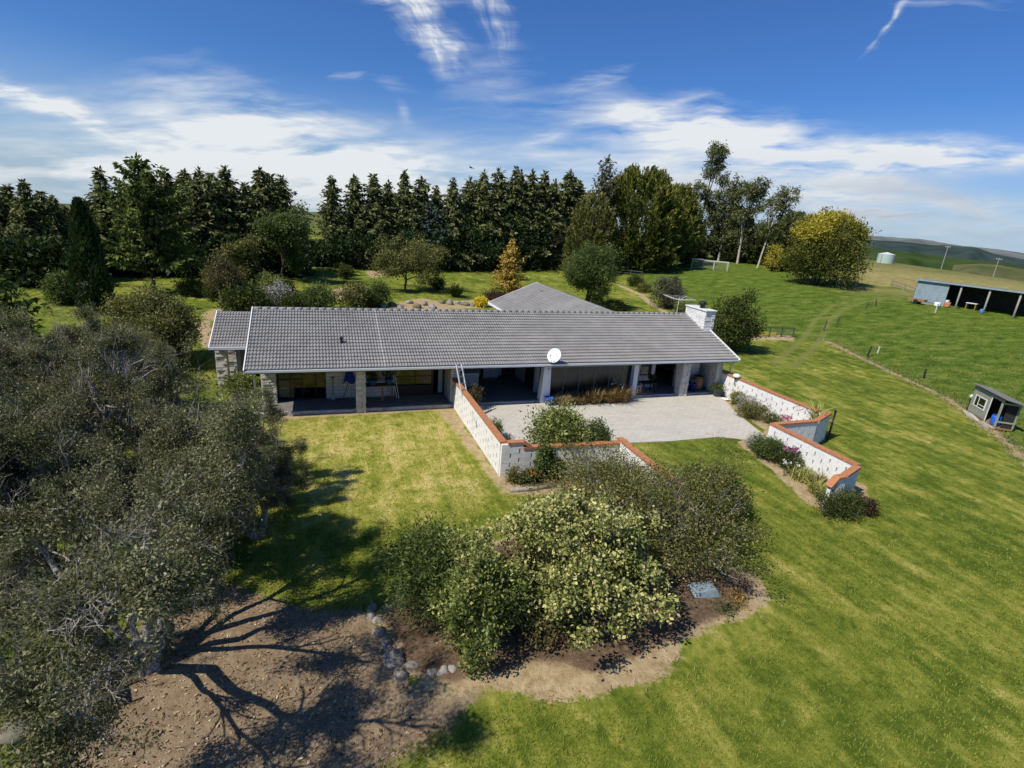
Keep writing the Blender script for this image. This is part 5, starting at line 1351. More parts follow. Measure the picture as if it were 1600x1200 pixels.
# ------------------------------------------------------------------ courtyard plants
CY = [((12.75, -6.5, .03), 1.15, .95, 2.05, F_BRIGHT, 260, .13, 'rounded glossy bright-green shrub inside the courtyard corner', 'courtyard_shrub'),
      ((14.45, -6.9, .03), .62, .6, 1.65, F_BROAD, 150, .09, 'darker green shrub between the bright courtyard shrub and the short white wall', 'courtyard_shrub'),
      ((11.55, -7.95, 0), .33, .3, 1.45, F_BROAD, 70, .10, 'slim dark-green upright bush before the shaded wall face', 'upright_bush'),
      ((10.4, -8.05, 0), .42, .25, .55, F_TWIGGY, 40, .07, 'brownish low plants at the corner foot of the left courtyard wall', 'low_plant'),
      ((10.95, -8.05, 0), .35, .22, .5, F_DKGREEN, 36, .08, 'green low plants with an orange bloom against the shaded wall', 'low_plant'),
      ((12.25, -7.95, 0), .32, .22, .6, F_BRIGHT, 36, .09, 'pale green leafy plant right of the slim bush', 'low_plant'),
      ((10.75, .05, .03), .40, .35, 1.35, F_BROWN, 45, .07, 'bare brownish rose bush behind the head of the left wall', 'rose_bush'),
      ((10.75, -3.9, .03), .36, .45, .85, F_BROAD, 45, .08, 'green bush behind the middle of the left wall', 'low_bush'),
      ((10.8, -5.2, .03), .25, .25, .5, F_DKGREEN, 24, .07, 'small dark plant near the black stake behind the left wall', 'low_plant'),
      ((27.15, -1.3, .0), .30, .55, .75, F_BRIGHT, 60, .07, 'fresh green plants in the bed near the dark bowl planter', 'low_plant'),
      ((26.85, -2.6, 0), .45, .65, .95, F_SILVER, 60, .06, 'silvery-mauve bush against the right courtyard wall', 'low_bush'),
      ((26.35, -3.6, 0), .62, .75, .9, F_TWIGGY, 110, .07, 'brown-purple spreading bush beside the right courtyard wall', 'low_bush'),
      ((26.9, -4.6, 0), .4, .4, .6, F_BROAD, 40, .07, 'small green plant between the brown bush and the pink lilies', 'low_plant'),
      ((23.1, -7.3, 0), .40, .45, .75, F_SILVER, 50, .06, 'pale grey-green plant at the near corner of the paving', 'low_plant'),
      ((22.95, -8.2, 0), .52, .75, 1.0, F_BROAD, 130, .08, 'green leafy bush at the start of the right-hand flower bed', 'low_bush'),
      ((23.1, -9.3, 0), .38, .55, .9, F_DKGREEN, 70, .07, 'dark green bush below the purple flowers', 'low_bush'),
      ((21.85, -13.05, 0), .85, .45, .9, F_DKGREEN, 150, .065, 'dark bushy shrub hiding the stepped end of the right wall', 'low_bush'),
      ((23.05, -13.2, 0), .4, .35, .6, F_RED, 60, .06, 'dark plum shrub at the outer tip of the flower bed', 'low_bush'),
      ((28.35, -4.6, 0), .3, 1.1, .45, F_TWIGGY, 60, .07, 'brown low planting outside the right courtyard wall', 'low_bush'),
      ((28.55, -5.9, 0), .4, .45, .8, F_BROAD, 50, .08, 'green bush outside the corner of the right courtyard wall', 'low_bush')]
for i, (X, rx, ry, h, mt, ncl, sz, lab, nm) in enumerate(CY):
    plant(nm, lab, 'bush' if 'bush' in nm or 'shrub' in nm else 'plant', X, shrub_meshes(800 + i, rx, ry, h, mt, ncl, 40, sz, max(.08, rx * .2), rough=.2, aspect=.45, tj=.7))
for i, (X, n, rad, h, w, mt, lab) in enumerate([((27.45, -6.75, .75), 80, .18, 1.15, .05, F_FLAX, 'yellow-striped flax in the triangular planter'), ((28.1, -6.2, .75), 70, .16, 1.15, .05, F_FLAX, 'yellow-striped flax behind the planter at the wall corner'),
                                                 ((22.85, -10.3, 0), 160, .45, .65, .035, F_FLAX, 'yellow-green day lilies in the middle of the right-hand bed'), ((22.6, -11.5, 0), 150, .45, .6, .035, F_FLAX, 'yellow-green lily clump with white blooms before the stepped wall end'),
                                                 ((23.25, -11.0, 0), 80, .2, .8, .03, F_DRYGRASS, 'dry straw-coloured stalks against the right wall'), ((22.25, -11.9, 0), 70, .25, .45, .03, F_WILLOW, 'low green strap-leaved clump at the bed edge')]):
    plant('flax_clump' if i < 2 else 'lily_clump', lab, 'plant', X, [('leaves', tuft_mesh('leaves', 850 + i, n, rad, h, w, mt, .8))])
rg = np.random.default_rng(77)
for i, (x0, x1, mt, lab) in enumerate([(15.7, 16.6, F_DRYGRASS, 'leftmost rusty grass clump under the sunroom screen'), (16.6, 17.6, F_STRAP, 'second rusty grass clump under the sunroom screen'), (17.6, 18.6, F_STRAP, 'third rusty grass clump under the sunroom screen'), (18.6, 19.6, F_STRAP, 'fourth rusty grass clump under the sunroom screen'), (19.4, 20.5, F_STRAP, 'tallest rightmost rusty grass clump under the sunroom screen')]):
    plant('strap_clump', lab, 'plant', ((x0 + x1) / 2, .18, .03), [('leaves', tuft_mesh('leaves', 870 + i, 330, .48, (.6, .7, .85, .9, 1.1)[i], .035, mt, .85))], 0, 'rusty grasses under the sunroom screen')


def blooms(name, lab, X, n, rad, h, mat, size=.09, stemmat=F_BROAD):
    rg = np.random.default_rng(int(abs(X[0]) * 1000)); a = rg.uniform(0, 6.28, n); r = rad * np.sqrt(rg.uniform(0, 1, n)); tip = np.stack([r * np.cos(a), r * np.sin(a), h * rg.uniform(.8, 1.1, n)], 1)
    segs = [(p[0] * .5, p[1] * .5, 0, *p, .006, .004) for p in tip]
    P = np.repeat(tip, 7, 0); V, F, tn = leaf_quads(rg, P, size, .6, None, 1, .3)
    plant(name, lab, 'flowers', X, [('stems', wood_mesh('stems', segs, surf('green_stem', (.06, .10, .03), .8))), ('petals', fast_mesh('petals', V, F, mat, tn))])


blooms('pink_lilies', 'pink lilies standing against the right courtyard wall', (26.75, -5.6, 0), 16, .28, .85, F_PINK, .12)
blooms('purple_flowers', 'purple flower heads above the dark bush of the right-hand bed', (23.0, -9.35, 0), 14, .3, 1.05, F_PURPLE, .11)
blooms('white_flowers', 'white blooms in the middle of the right-hand bed', (22.5, -9.9, 0), 10, .4, .7, F_WHITE, .08)
blooms('white_flowers', 'white blooms above the rusty grasses', (19.6, .3, .03), 7, .45, 1.05, F_WHITE, .10)
blooms('orange_flower', 'single orange bloom at the foot of the shaded wall', (10.98, -8.15, 0), 5, .12, .42, foliage('orange_petals', [(0, (.55, .16, .03)), (1, (.75, .30, .06))], .2, .03), .10)
X, _ = G(830, 768); o = MB().tube([(-.9, .1, .06), (0, 0, .06), (.95, -.02, .06)], [.09, .085, .08], 9).build('log_edging', surf('weathered_log', (.30, .27, .22), .9, .25, 8, .6, 25), None, smooth=True)
o.location = (X[0] + .1, X[1] + .1, 0); o.rotation_euler = (0, 0, .06); tag(o, 'weathered grey log edging the small bed below the shaded wall', 'log')
o = MB().tube([(0, 0, 0), (.03, .02, .9)], .014, 6).build('stake', M_BLACK); o.location = (10.95, -5.35, .03); tag(o, 'thin black stake behind the left courtyard wall', 'stake')

# ------------------------------------------------------------------ things on and round the house
M_BLUE = surf('blue_glaze', (.035, .085, .27), .3, .15, 6, spec=.5)
M_WOOD = surf('light_brown_wood', (.27, .165, .075), .7, .2, 8)
M_SILVERGREY = surf('dull_grey_paint', (.55, .56, .57), .5, .06, 5)
# satellite dish on the white pier
t_ = thing('satellite_dish', 'white satellite dish on a bent arm fixed to the white pier', 'satellite dish', (15.15, .40, 2.0))
dn = Vector((-.72, -.50, .44)).normalized(); q = dn.to_track_quat('Z', 'Y').to_matrix().to_4x4(); dc = Vector((.02, -.62, .98))
b = MB(); pr = [(.01, .0)] + [(.40 * k / 8, .10 * (k / 8) ** 2) for k in range(1, 9)] + [(.412, .103), (.40, .085)] + [(.40 * k / 8, .10 * (k / 8) ** 2 - .018) for k in range(7, 0, -1)] + [(.01, -.018)]
b.lathe(pr, 28, Matrix.Translation(dc) @ q); b.build('dish', surf('dish_white', (.74, .76, .77), .45, .04, 4), t_, smooth=True)
b = MB(); b.tube([(.05, .12, .0), (.05, -.12, .05), (.05, -.3, .25), tuple(dc - dn * .04)], .028, 8); b.tube([tuple(dc + q.to_3x3() @ Vector((0, -.43, .09))), tuple(dc + dn * .45 + q.to_3x3() @ Vector((0, -.12, 0)))], .014, 6); b.build('mount_arm', M_GREYMETAL, t_, smooth=True)
b = MB(); b.tube([tuple(dc + dn * .42 + q.to_3x3() @ Vector((0, -.12, 0))), tuple(dc + dn * .52 + q.to_3x3() @ Vector((0, -.10, 0)))], .04, 10); b.build('receiver', M_SILVERGREY, t_)
# ladder against the eave
top = GZ(717, 569, 2.78); base = np.array([top[0] + .45, top[1] - .85, .04])
t_ = thing('ladder', 'short aluminium ladder leaning on the gutter behind the left wall', 'ladder', tuple(base)); d = Vector(top - base); sd = Vector((.15, .07, 0))
for s in (-1, 1):
    b = MB(); b.bar(tuple(sd * s), tuple(Vector((d.x, d.y, d.z)) + sd * s), .035, .07); b.build('rail', M_SILVERGREY, t_)
for k in range(1, 9):
    b = MB(); p = d * (k / 9); b.tube([tuple(p - sd), tuple(p + sd)], .016, 6); b.build('rung', M_GREYMETAL, t_)


def pot(lab, X, r, h, mat, plantmat=None, ph=.4, name='plant_pot', seed=1, pr_=.7):
    t_ = thing(name, lab, 'pot', X)
    b = MB(); b.lathe([(r * .62, 0), (r * .8, h * .35), (r * .98, h * .85), (r * 1.06, h * .9), (r * 1.06, h), (r * .92, h), (r * .88, h * .88), (.01, h * .86)], 20); b.build('bowl', mat, t_, smooth=True)
    if plantmat:
        (V, F, tn), _ = shrub_data(seed, r * pr_ * 1.3, r * pr_ * 1.3, ph, 36, 26, .07, r * .22); V[:, 2] += h * .8
        link('foliage', fast_mesh('foliage', V, F, plantmat, tn), t_)
    return t_


pot('blue glazed pot at the foot of the white pier', (15.25, .12, .035), .29, .42, M_BLUE)
pot('dark bowl planter with a green plant at the head of the right wall', (27.0, .15, .035), .34, .46, surf('dark_glaze', (.05, .06, .07), .4, .2, 6), F_BROAD, .4, 'bowl_planter', 31, .8)
o = MB().lathe([(.16, 0), (.24, .03), (.25, .06), (.22, .05), (.02, .03)], 20).build('white_dish', M_WHITE, None, smooth=True); o.location = (27.05, -.55, .036); tag(o, 'white saucer on the ground beside the dark bowl planter', 'saucer')
# potting bench on the veranda
t_ = thing('potting_bench', 'wooden bench against the white wall carrying two blue pots', 'bench', (6.2, 1.95, .12))
b = MB(); b.box(-.98, .72, -.26, .26, .80, .85); b.build('top', surf('dark_bench_top', (.10, .075, .05), .8, .2, 8), t_)
for x, y in ((-.9, -.2), (.05, -.22), (-.9, .2), (.62, .2)):
    b = MB(); b.box(x - .05, x + .05, y - .035, y + .035, 0, .798); b.build('leg', M_WOOD, t_)
pot('squat blue pot with dark foliage on the bench, left', (5.75, 1.95, .975), .27, .28, M_BLUE, F_DKGREEN, .45, 'plant_pot', 33, 1.0)
pot('squat blue pot with taller dark plant on the bench, right', (6.62, 1.95, .975), .23, .3, M_BLUE, F_CYP, .7, 'plant_pot', 34, .8)
# crutch-like white poles and garden tools
for x, lean, nm, lab in ((7.05, .12, 'white_pole', 'left of two white poles leaning by the bench'), (7.16, .2, 'white_pole', 'right of two white poles leaning by the bench')):
    o = MB().tube([(0, 0, 0), (-.16, .28, 1.15)], .018, 6).build(nm, M_WHITE); o.location = (x, 2.03 - lean * .4, .12); tag(o, lab, 'pole', 'white poles by the bench')
t_ = thing('spade', 'spade standing against the white wall left of the stone pier', 'spade', (3.78, 2.22, .12))
b = MB(); b.tube([(0, 0, .28), (.02, .12, 1.15)], .02, 6); b.build('shaft', M_DARKTIMBER, t_); b = MB(); b.box(-.09, .13, .115, .14, 1.151, 1.19); b.build('grip', M_BLACK, t_); b = MB(); b.hexa([(-.1, -.03, 0), (.1, -.03, 0), (.1, -.015, 0), (-.1, -.015, 0)], [(-.11, .0, .3), (.11, .0, .3), (.11, .015, .3), (-.11, .015, .3)]); b.build('blade', M_GREYMETAL, t_)
t_ = thing('rake', 'rake leaning sideways below the blue jacket', 'rake', (4.28, 2.1, .12))
b = MB(); b.tube([(0, 0, .05), (.45, .28, 1.45)], .018, 6); b.build('shaft', M_DARKTIMBER, t_); b = MB(); b.box(-.25, .2, -.04, .0, 0, .05); b.build('head', M_RUST, t_)
# blue jacket hanging on the wall
b = MB(); n = 14; V = []; F = []
for j in range(9):
    for i in range(n):
        u_, v_ = i / (n - 1) - .5, j / 8
        V.append((u_ * (.34 + .34 * v_), -.07 - .05 * math.sin(u_ * 14 + v_ * 3) - .07 * v_ * (1 - (2 * u_) ** 2), -v_ * (.62 + .1 * math.sin(u_ * 9))))
for j in range(8):
    for i in range(n - 1): F.append((j * n + i, (j + 1) * n + i, (j + 1) * n + i + 1, j * n + i + 1))
o = link('hanging_jacket', fast_mesh('hanging_jacket', np.array(V), np.array(F), surf('royal_blue_cloth', (.02, .05, .34), .8, .1, 6), smooth=True)); o.location = (4.62, 2.38, 1.62); tag(o, 'bright blue jacket hanging on the white wall beside the stone pier', 'jacket')
b = MB(); b.lathe([(.10, 0), (.11, .02), (.08, .12), (.10, .28), (.07, .34), (.085, .42), (.06, .50), (.01, .52)], 14); o = b.build('garden_statue', surf('dark_bronze', (.045, .04, .035), .5, .2, 9), None, smooth=True); o.location = (.72, 1.55, .12); tag(o, 'small dark garden statue at the left end of the veranda', 'statue')
# round table in the left room
t_ = thing('round_table', 'white round table behind the left sliding doors', 'table', (2.35, 3.9, .09))
b = MB(); b.lathe([(.02, .70), (.62, .70), (.63, .715), (.62, .73), (.02, .73)], 32); b.build('top', M_WHITE, t_); b = MB(); b.lathe([(.25, 0), (.24, .03), (.05, .06), (.05, .697), (.02, .697)], 16); b.build('pedestal', M_WHITE, t_)
# chest freezer in the porch
t_ = thing('chest_freezer', 'white chest freezer standing in the dark open porch', 'freezer', (11.3, 3.7, .115))
b = MB(); b.box(-.75, .75, -.35, .35, .04, .80); b.build('cabinet', M_SILVERGREY, t_, bevel=.015); b = MB(); b.box(-.76, .76, -.36, .36, .803, .88); b.build('lid', M_WHITE, t_, bevel=.015)
t_ = thing('cupboard', 'pale cupboard against the back wall of the dark porch', 'cupboard', (13.3, 5.2, .115)); b = MB(); b.box(-.5, .5, -.25, .27, 0, 1.9); b.build('carcass', M_INNER, t_)
for s in (-1, 1):
    b = MB(); b.box(s * .25 - .235, s * .25 + .235, -.272, -.252, .08, 1.85); b.build('door', M_SILVERGREY, t_)
# table, chair and clutter on the right veranda
t_ = thing('plastic_chair', 'white plastic chair at the left end of the right veranda', 'chair', (21.65, 1.25, .12), .5)
b = MB(); b.box(-.22, .22, -.22, .22, .40, .44); b.build('seat', M_WHITE, t_, bevel=.008); b = MB(); b.hexa([(-.21, .19, .443), (.21, .19, .443), (.21, .22, .443), (-.21, .22, .443)], [(-.2, .30, .84), (.2, .30, .84), (.2, .33, .84), (-.2, .33, .84)]); b.build('backrest', M_WHITE, t_, bevel=.006)
for x in (-.19, .19):
    for y in (-.19, .19):
        b = MB(); b.bar((x, y, .398), (x * 1.15, y * 1.15, 0), .035); b.build('leg', M_WHITE, t_)
t_ = thing('veranda_table', 'dark low table with a pot on it on the right veranda', 'table', (22.5, 1.35, .12))
b = MB(); b.box(-.5, .5, -.32, .32, .56, .61); b.build('top', M_DARKTIMBER, t_)
for x in (-.43, .43):
    for y in (-.26, .26):
        b = MB(); b.box(x - .03, x + .03, y - .03, y + .03, 0, .558); b.build('leg', M_DARKTIMBER, t_)
pot('dark potted plant standing on the veranda table', (22.75, 1.35, .732), .14, .2, M_BLACK, F_CYP, .3, 'plant_pot', 36, 1.0)
t_ = thing('wooden_barrel', 'half-lit wooden barrel on the right veranda', 'barrel', (26.35, 1.35, .12))
b = MB(); b.lathe([(.26, 0), (.32, .22), (.345, .45), (.33, .65), (.28, .88), (.26, .88), (.25, .84), (.01, .84)], 24); b.build('staves', surf('barrel_oak', (.27, .16, .075), .75, .25, 9), t_, smooth=True)
for z in (.12, .30, .60, .78):
    b = MB(); r_ = np.interp(z, [0, .22, .45, .65, .88], [.26, .32, .345, .33, .28]) + .004; b.lathe([(r_, z - .02), (r_ + .004, z - .02), (r_ + .004, z + .02), (r_, z + .02)], 24); b.build('hoop', M_RUST, t_)
b = MB(); b.lathe([(.30, .885), (.31, .90), (.2, .97), (.02, .99)], 20); b.build('lid', M_BLACK, t_, smooth=True)
for x, y, lab in ((25.6, 1.3, 'dark blue bin left of the wooden barrel'), (25.8, 1.05, 'second dark blue bin, in front, left of the wooden barrel')):
    t_ = thing('blue_bin', lab, 'bin', (x, y, .12)); b = MB(); b.lathe([(.17, 0), (.20, .5), (.215, .52), (.19, .52), (.16, .05), (.01, .04)], 18); b.build('tub', surf('dark_blue_plastic', (.015, .03, .16), .45, .1, 6), t_, smooth=True); b = MB(); b.tube([(-.2, 0, .5), (-.12, 0, .66), (.12, 0, .66), (.2, 0, .5)], .01, 6); b.build('handle', M_GREYMETAL, t_)
t_ = thing('white_canister', 'white canister behind the stone pier on the right veranda', 'canister', (25.25, 1.6, .12)); b = MB(); b.lathe([(.12, 0), (.14, .02), (.14, .8), (.1, .86), (.05, .88), (.05, .92), (.01, .92)], 16); b.build('body', M_WHITE, t_, smooth=True)
b = MB(); b.tube([(-.03, 0, .92), (.12, 0, .95)], .015, 6); b.build('spout', M_BLACK, t_)
# wall lamp, pipe rail and post along the right wall
t_ = thing('wall_lamp', 'white domed lamp on a black bracket near the head of the right wall', 'lamp', (27.4, -.75, 1.2))
b = MB(); b.tube([(.03, 0, -.2), (-.06, 0, -.1), (-.06, 0, .28), (.0, 0, .34)], .022, 8); b.build('bracket', M_BLACK, t_); b = MB(); b.lathe([(.05, .34), (.19, .37), (.23, .43), (.20, .52), (.1, .57), (.01, .58)], 20); b.build('dome', M_WHITE, t_, smooth=True)
o = MB().tube([(0, 0, 0), (0, 0, .86), (.02, -.06, .92), (.15, -1.3, .92), (.16, -1.36, .86), (.16, -1.36, 0)], .024, 8).build('pipe_rail', M_GREYMETAL, None, smooth=True); o.location = (28.6, -2.6, 0); tag(o, 'bent grey pipe rail on the lawn outside the right wall', 'rail')
t_ = thing('garden_tap_post', 'dark post with a black head at the outer corner of the right wall', 'post', (28.38, -6.93, 0)); b = MB(); b.box(-.035, .035, -.035, .035, 0, 1.55); b.build('post', M_DARKTIMBER, t_); b = MB(); b.lathe([(.035, 1.552), (.07, 1.57), (.07, 1.64), (.03, 1.68), (.01, 1.69)], 12); b.build('head', M_BLACK, t_)
# rotary clothes line
X, dep = G(1057, 491); t_ = thing('clothes_line', 'white rotary clothes line behind the chimney end of the ridge', 'clothes line', tuple(X))
b = MB(); b.tube([(0, 0, -.1), (0, 0, 2.0)], .035, 8); b.build('pole', M_WHITE, t_)
for k in range(4):
    a = k * math.pi / 2 + .5; b = MB(); b.tube([(0, 0, 1.72), (2.1 * math.cos(a), 2.1 * math.sin(a), 2.06)], .022, 6); b.build('arm', M_WHITE, t_)
b = MB()
for rr_ in (.8, 1.3, 1.75, 2.05):
    for k in range(4):
        a, c = k * math.pi / 2 + .5, (k + 1) * math.pi / 2 + .5; z = 1.72 + .34 * rr_ / 2.1; b.tube([(rr_ * math.cos(a), rr_ * math.sin(a), z), (rr_ * math.cos(c), rr_ * math.sin(c), z)], .008, 4)
b.build('lines', M_WHITE, t_)

# ------------------------------------------------------------------ paddock structures
# timber frame with yellow boards
X0 = G(1164, 526)[0]; X1 = G(1238, 527)[0]; t_ = thing('netted_enclosure', 'mossy timber enclosure with netting and yellow boards at the lawn edge', 'enclosure', tuple(X0), math.atan2(X1[1] - X0[1], X1[0] - X0[0])); Lf = float(np.hypot(*(X1 - X0)[:2]))
M_MOSSWOOD = surf('mossy_timber', (.075, .085, .06), .9, .3, 8)
for k in range(5):
    b = MB(); b.box(Lf * k / 4 - .05, Lf * k / 4 + .05, -.05, .05, -.1, 1.0); b.build('post', M_MOSSWOOD, t_)
b = MB(); b.box(-.1, Lf + .1, -.04, .04, 1.003, 1.09); b.build('top_rail', M_MOSSWOOD, t_)
b = MB(); b.box(1.5, Lf - 1.6, .52, .58, .18, .45); b.build('yellow_board', surf('yellow_plastic', (.62, .45, .03), .5, .12, 5), t_)
b = MB()
for i in range(30): b.bar((Lf * i / 29, .06, .02), (Lf * i / 29, .06, 1.0), .008)
for z in (.25, .5, .75): b.bar((0, .066, z), (Lf, .066, z), .008)
b.build('netting', M_GREYMETAL, t_)
# wire coop under the gums
X0 = G(1080, 420)[0]; X1 = G(1136, 424)[0]; Lc = float(np.hypot(*(X1 - X0)[:2])); t_ = thing('wire_coop', 'low wire-netting coop with pale rails in front of the gums', 'coop', tuple(X0), math.atan2(X1[1] - X0[1], X1[0] - X0[0]))
M_PALERAIL = surf('bleached_rail', (.50, .48, .44), .8, .15, 6)
for x in (0, Lc * .33, Lc * .62, Lc):
    for y in (0, 2.2):
        b = MB(); b.box(x - .06, x + .06, y - .06, y + .06, -.1, 1.75); b.build('post', M_PALERAIL, t_)
for y in (0, 2.2):
    b = MB(); b.box(-.15, Lc + .15, y - .06, y + .06, 1.753, 1.88); b.build('rail', M_PALERAIL, t_)
b = MB()
for i in range(40): b.bar((Lc * i / 39, -.07, 0), (Lc * i / 39, -.07, 1.75), .012)
for z in np.arange(.2, 1.7, .25): b.bar((0, -.075, z), (Lc, -.075, z), .012)
b.build('wire_netting', M_GREYMETAL, t_)
b = MB(); b.box(-.2, Lc * .3, -.2, 2.4, 1.89, 1.94); b.build('roof_sheet', M_PALERAIL, t_)


def rail_fence(lab, pts, hs=1.0, rails=2, mat=M_MOSSWOOD, name='rail_fence', wire=False):
    t_ = thing(name, lab, 'fence', pts[0]); o = Vector(pts[0])
    for p in pts:
        q = Vector(p) - o; b = MB(); b.box(q.x - .06, q.x + .06, q.y - .06, q.y + .06, q.z - .3, q.z + hs + .06); b.build('post', mat, t_)
    for k in range(rails):
        z = hs * (k + .8) / rails
        for p, q in zip(pts[:-1], pts[1:]):
            a, c = Vector(p) - o, Vector(q) - o
            b = MB(); off = (c - a).normalized() * .063; zz = Vector((0, 0, z))
            b.bar(tuple(a + off + zz), tuple(c - off + zz), .012 if wire else .04, .012 if wire else .12); b.build('wire' if wire else 'rail', M_GREYMETAL if wire else mat, t_)


gpt = lambda L: [tuple(G(*p)[0]) for p in L]
rail_fence('bleached rail fence running down to the open shed', gpt([(1392, 447), (1412, 454), (1434, 462)]), 1.0, 2, surf('old_grey_rail', (.24, .23, .20), .85, .2, 6))
rail_fence('shaded low rail fence under the trees beyond the garden path', gpt([(962, 428), (985, 430), (1002, 432)]), .9, 2, M_MOSSWOOD)
rail_fence('wire fence along the garden path bushes', gpt([(988, 440), (1002, 446), (1016, 455)]), .9, 3, M_DARKTIMBER, 'wire_fence', True)
for i, (px, py, h, lean, mt, lab) in enumerate([(1354, 558, 1.0, .25, M_DARKTIMBER, 'dark leaning fence post at the edge of the mown lawn'), (1371, 553, .7, .05, M_PALERAIL, 'thin white peg right of the dark leaning post'), (1368, 479, 1.0, -.2, M_MOSSWOOD, 'mossy stump of a post at the bend of the grass track'), (1353, 483, .8, .1, M_MOSSWOOD, 'short grey post left of the mossy stump by the track'), (1308, 506, .8, .1, M_MOSSWOOD, 'old post in long grass right of the netted enclosure'), (1286, 517, 1.1, .2, M_MOSSWOOD, 'netted old post at the mouth of the grass track'), (1461, 489, 1.2, .05, M_PALERAIL, 'pale post standing in the paddock before the open shed'), (1443, 592, .8, -.1, M_DARKTIMBER, 'small dark post along the lawn edge above the hut')]):
    X, _ = G(px, py); t_ = thing('fence_post', lab, 'post', tuple(X)); b = MB(); b.hexa([(-.06, -.06, -.2), (.06, -.06, -.2), (.06, .06, -.2), (-.06, .06, -.2)], [(-.05 + lean * h, -.05, h), (.05 + lean * h, -.05, h + .03), (.05 + lean * h, .05, h + .02), (-.05 + lean * h, .05, h - .02)]); b.build('post', mt, t_)
    b = MB(); b.bar((lean * h * .8 - .075, -.068, h * .8), (lean * h * .8 + .075, -.068, h * .8 + .02), .015); b.build('staple', M_GREYMETAL, t_)

# water tank on the brow
X, H, rr = place(1382, 411, 396, 11.5); t_ = thing('water_tank', 'pale green round water tank on the brow of the field', 'water tank', (X[0], X[1], X[2] - .1)); M_TANK = surf('pale_green_tank', (.40, .49, .44), .6, .06, 3)
b = MB(); pr = [(rr, 0)]
for k in range(14): pr += [(rr, (H - .2) * (k + .35) / 14), (rr * 1.012, (H - .2) * (k + .5) / 14), (rr, (H - .2) * (k + .65) / 14)]
pr += [(rr, H - .2), (rr * .99, H - .1)]; b.lathe(pr, 32); b.build('shell', M_TANK, t_, smooth=True)
b = MB(); b.lathe([(rr * 1.02, H - .098), (rr * 1.02, H - .05), (rr * .3, H + .35), (.3, H + .4), (.28, H + .5), (.02, H + .5)], 32); b.build('lid', surf('pale_tank_lid', (.58, .63, .60), .55, .05, 3), t_)
b = MB(); b.tube([(-rr - .1, -.3, 0), (-rr - .1, -.3, H - .2)], .06, 6); b.build('pipe', M_GREYMETAL, t_)
for px, pb, pt_, dep, lab in [(1473, 412, 383, 185, 'wooden power pole on the brow right of the water tank'), (1553, 428, 402, 185, 'far power pole with a crossarm at the right edge of the straw field')]:
    X, H, _ = place(px, pb, pt_, 3, dep); t_ = thing('power_pole', lab, 'power pole', tuple(X)); b = MB(); b.tube([(0, 0, -.5), (0, 0, H)], [.13, .09], 8); b.build('pole', surf('grey_pole', (.33, .32, .29), .8, .15, 5), t_)
    b = MB(); b.box(-.06, .06, -.9, .9, H - .5, H - .38); b.build('crossarm', M_PALERAIL, t_)
    for y in (-.8, 0, .8):
        b = MB(); b.lathe([(.06, H - .377), (.08, H - .3), (.03, H - .2)], 8, Matrix.Translation((.0 if y else .2, y, 0))); b.build('insulator', M_SILVERGREY, t_)

# open-fronted farm shed
P1 = ZD(1493, 479, 72.0); t_ = thing('farm_shed', 'long open-fronted farm shed with pale blue cladding at its left bay', 'shed', tuple(P1), math.atan2(-.98, .2)); M_CLAD = surf('pale_blue_corrugate', (.25, .32, .36), .6, .12, 2, col2=(.20, .22, .22), amt=.5); M_DARKCLAD = surf('interior_dark_cladding', (.060, .052, .045), .8, .25, 2)
# local x runs along the front to the right, local y runs back (+y is behind)
SB = -1.0
b = MB(); n = 66
def corrug(mb, x0, x1, y, z0, z1, tz=0.0, k=8):
    m = int((x1 - x0) * k); o = len(mb.v)
    for i in range(m + 1):
        x = x0 + (x1 - x0) * i / m; w = .025 * (1 if i % 2 else -1); mb.v += [(x, y + w, z0), (x, y + w, z1)]
    mb.f += [(o + 2 * i, o + 2 * i + 2, o + 2 * i + 3, o + 2 * i + 1) for i in range(m)]
corrug(b, -5.2, -1.35, 0, -1.0, 2.95); b.build('front_cladding', M_CLAD, t_)
b = MB(); corrug(b, -5.2, 19, 6.2, -1.5, 2.5); b.build('back_wall', M_DARKCLAD, t_)  # near-black colour stands for the unlit interior of the shed
b = MB(); b.box(-5.25, -5.2, 0, 6.2, -1.2, 2.6); b.box(19, 19.05, 0, 6.2, -1.2, 2.6); b.build('end_wall', M_DARKCLAD, t_)
b = MB(); o_ = len(b.v); m = 200
for i in range(m + 1):
    x = -5.5 + 24.8 * i / m; w = .025 * (1 if i % 2 else -1); b.v += [(x, -.35, 3.06 + w), (x, 6.4, 2.50 + w)]
b.f += [(o_ + 2 * i, o_ + 2 * i + 2, o_ + 2 * i + 3, o_ + 2 * i + 1) for i in range(m)]; b.build('roof', surf('weathered_roof_iron', (.30, .31, .31), .6, .12, 1.5, col2=(.20, .16, .13), amt=.5), t_)
b = MB(); b.box(-5.4, 19.2, -.33, -.27, 2.80, 3.04); b.build('fascia', M_CLAD, t_)
for k in range(6):
    b = MB(); x = 3.1 * k; b.tube([(x, 0, -1.4), (x, 0, 2.98)], .11, 9); b.build('pole', surf('shed_pole', (.30, .29, .26), .8, .15, 6), t_, smooth=True)
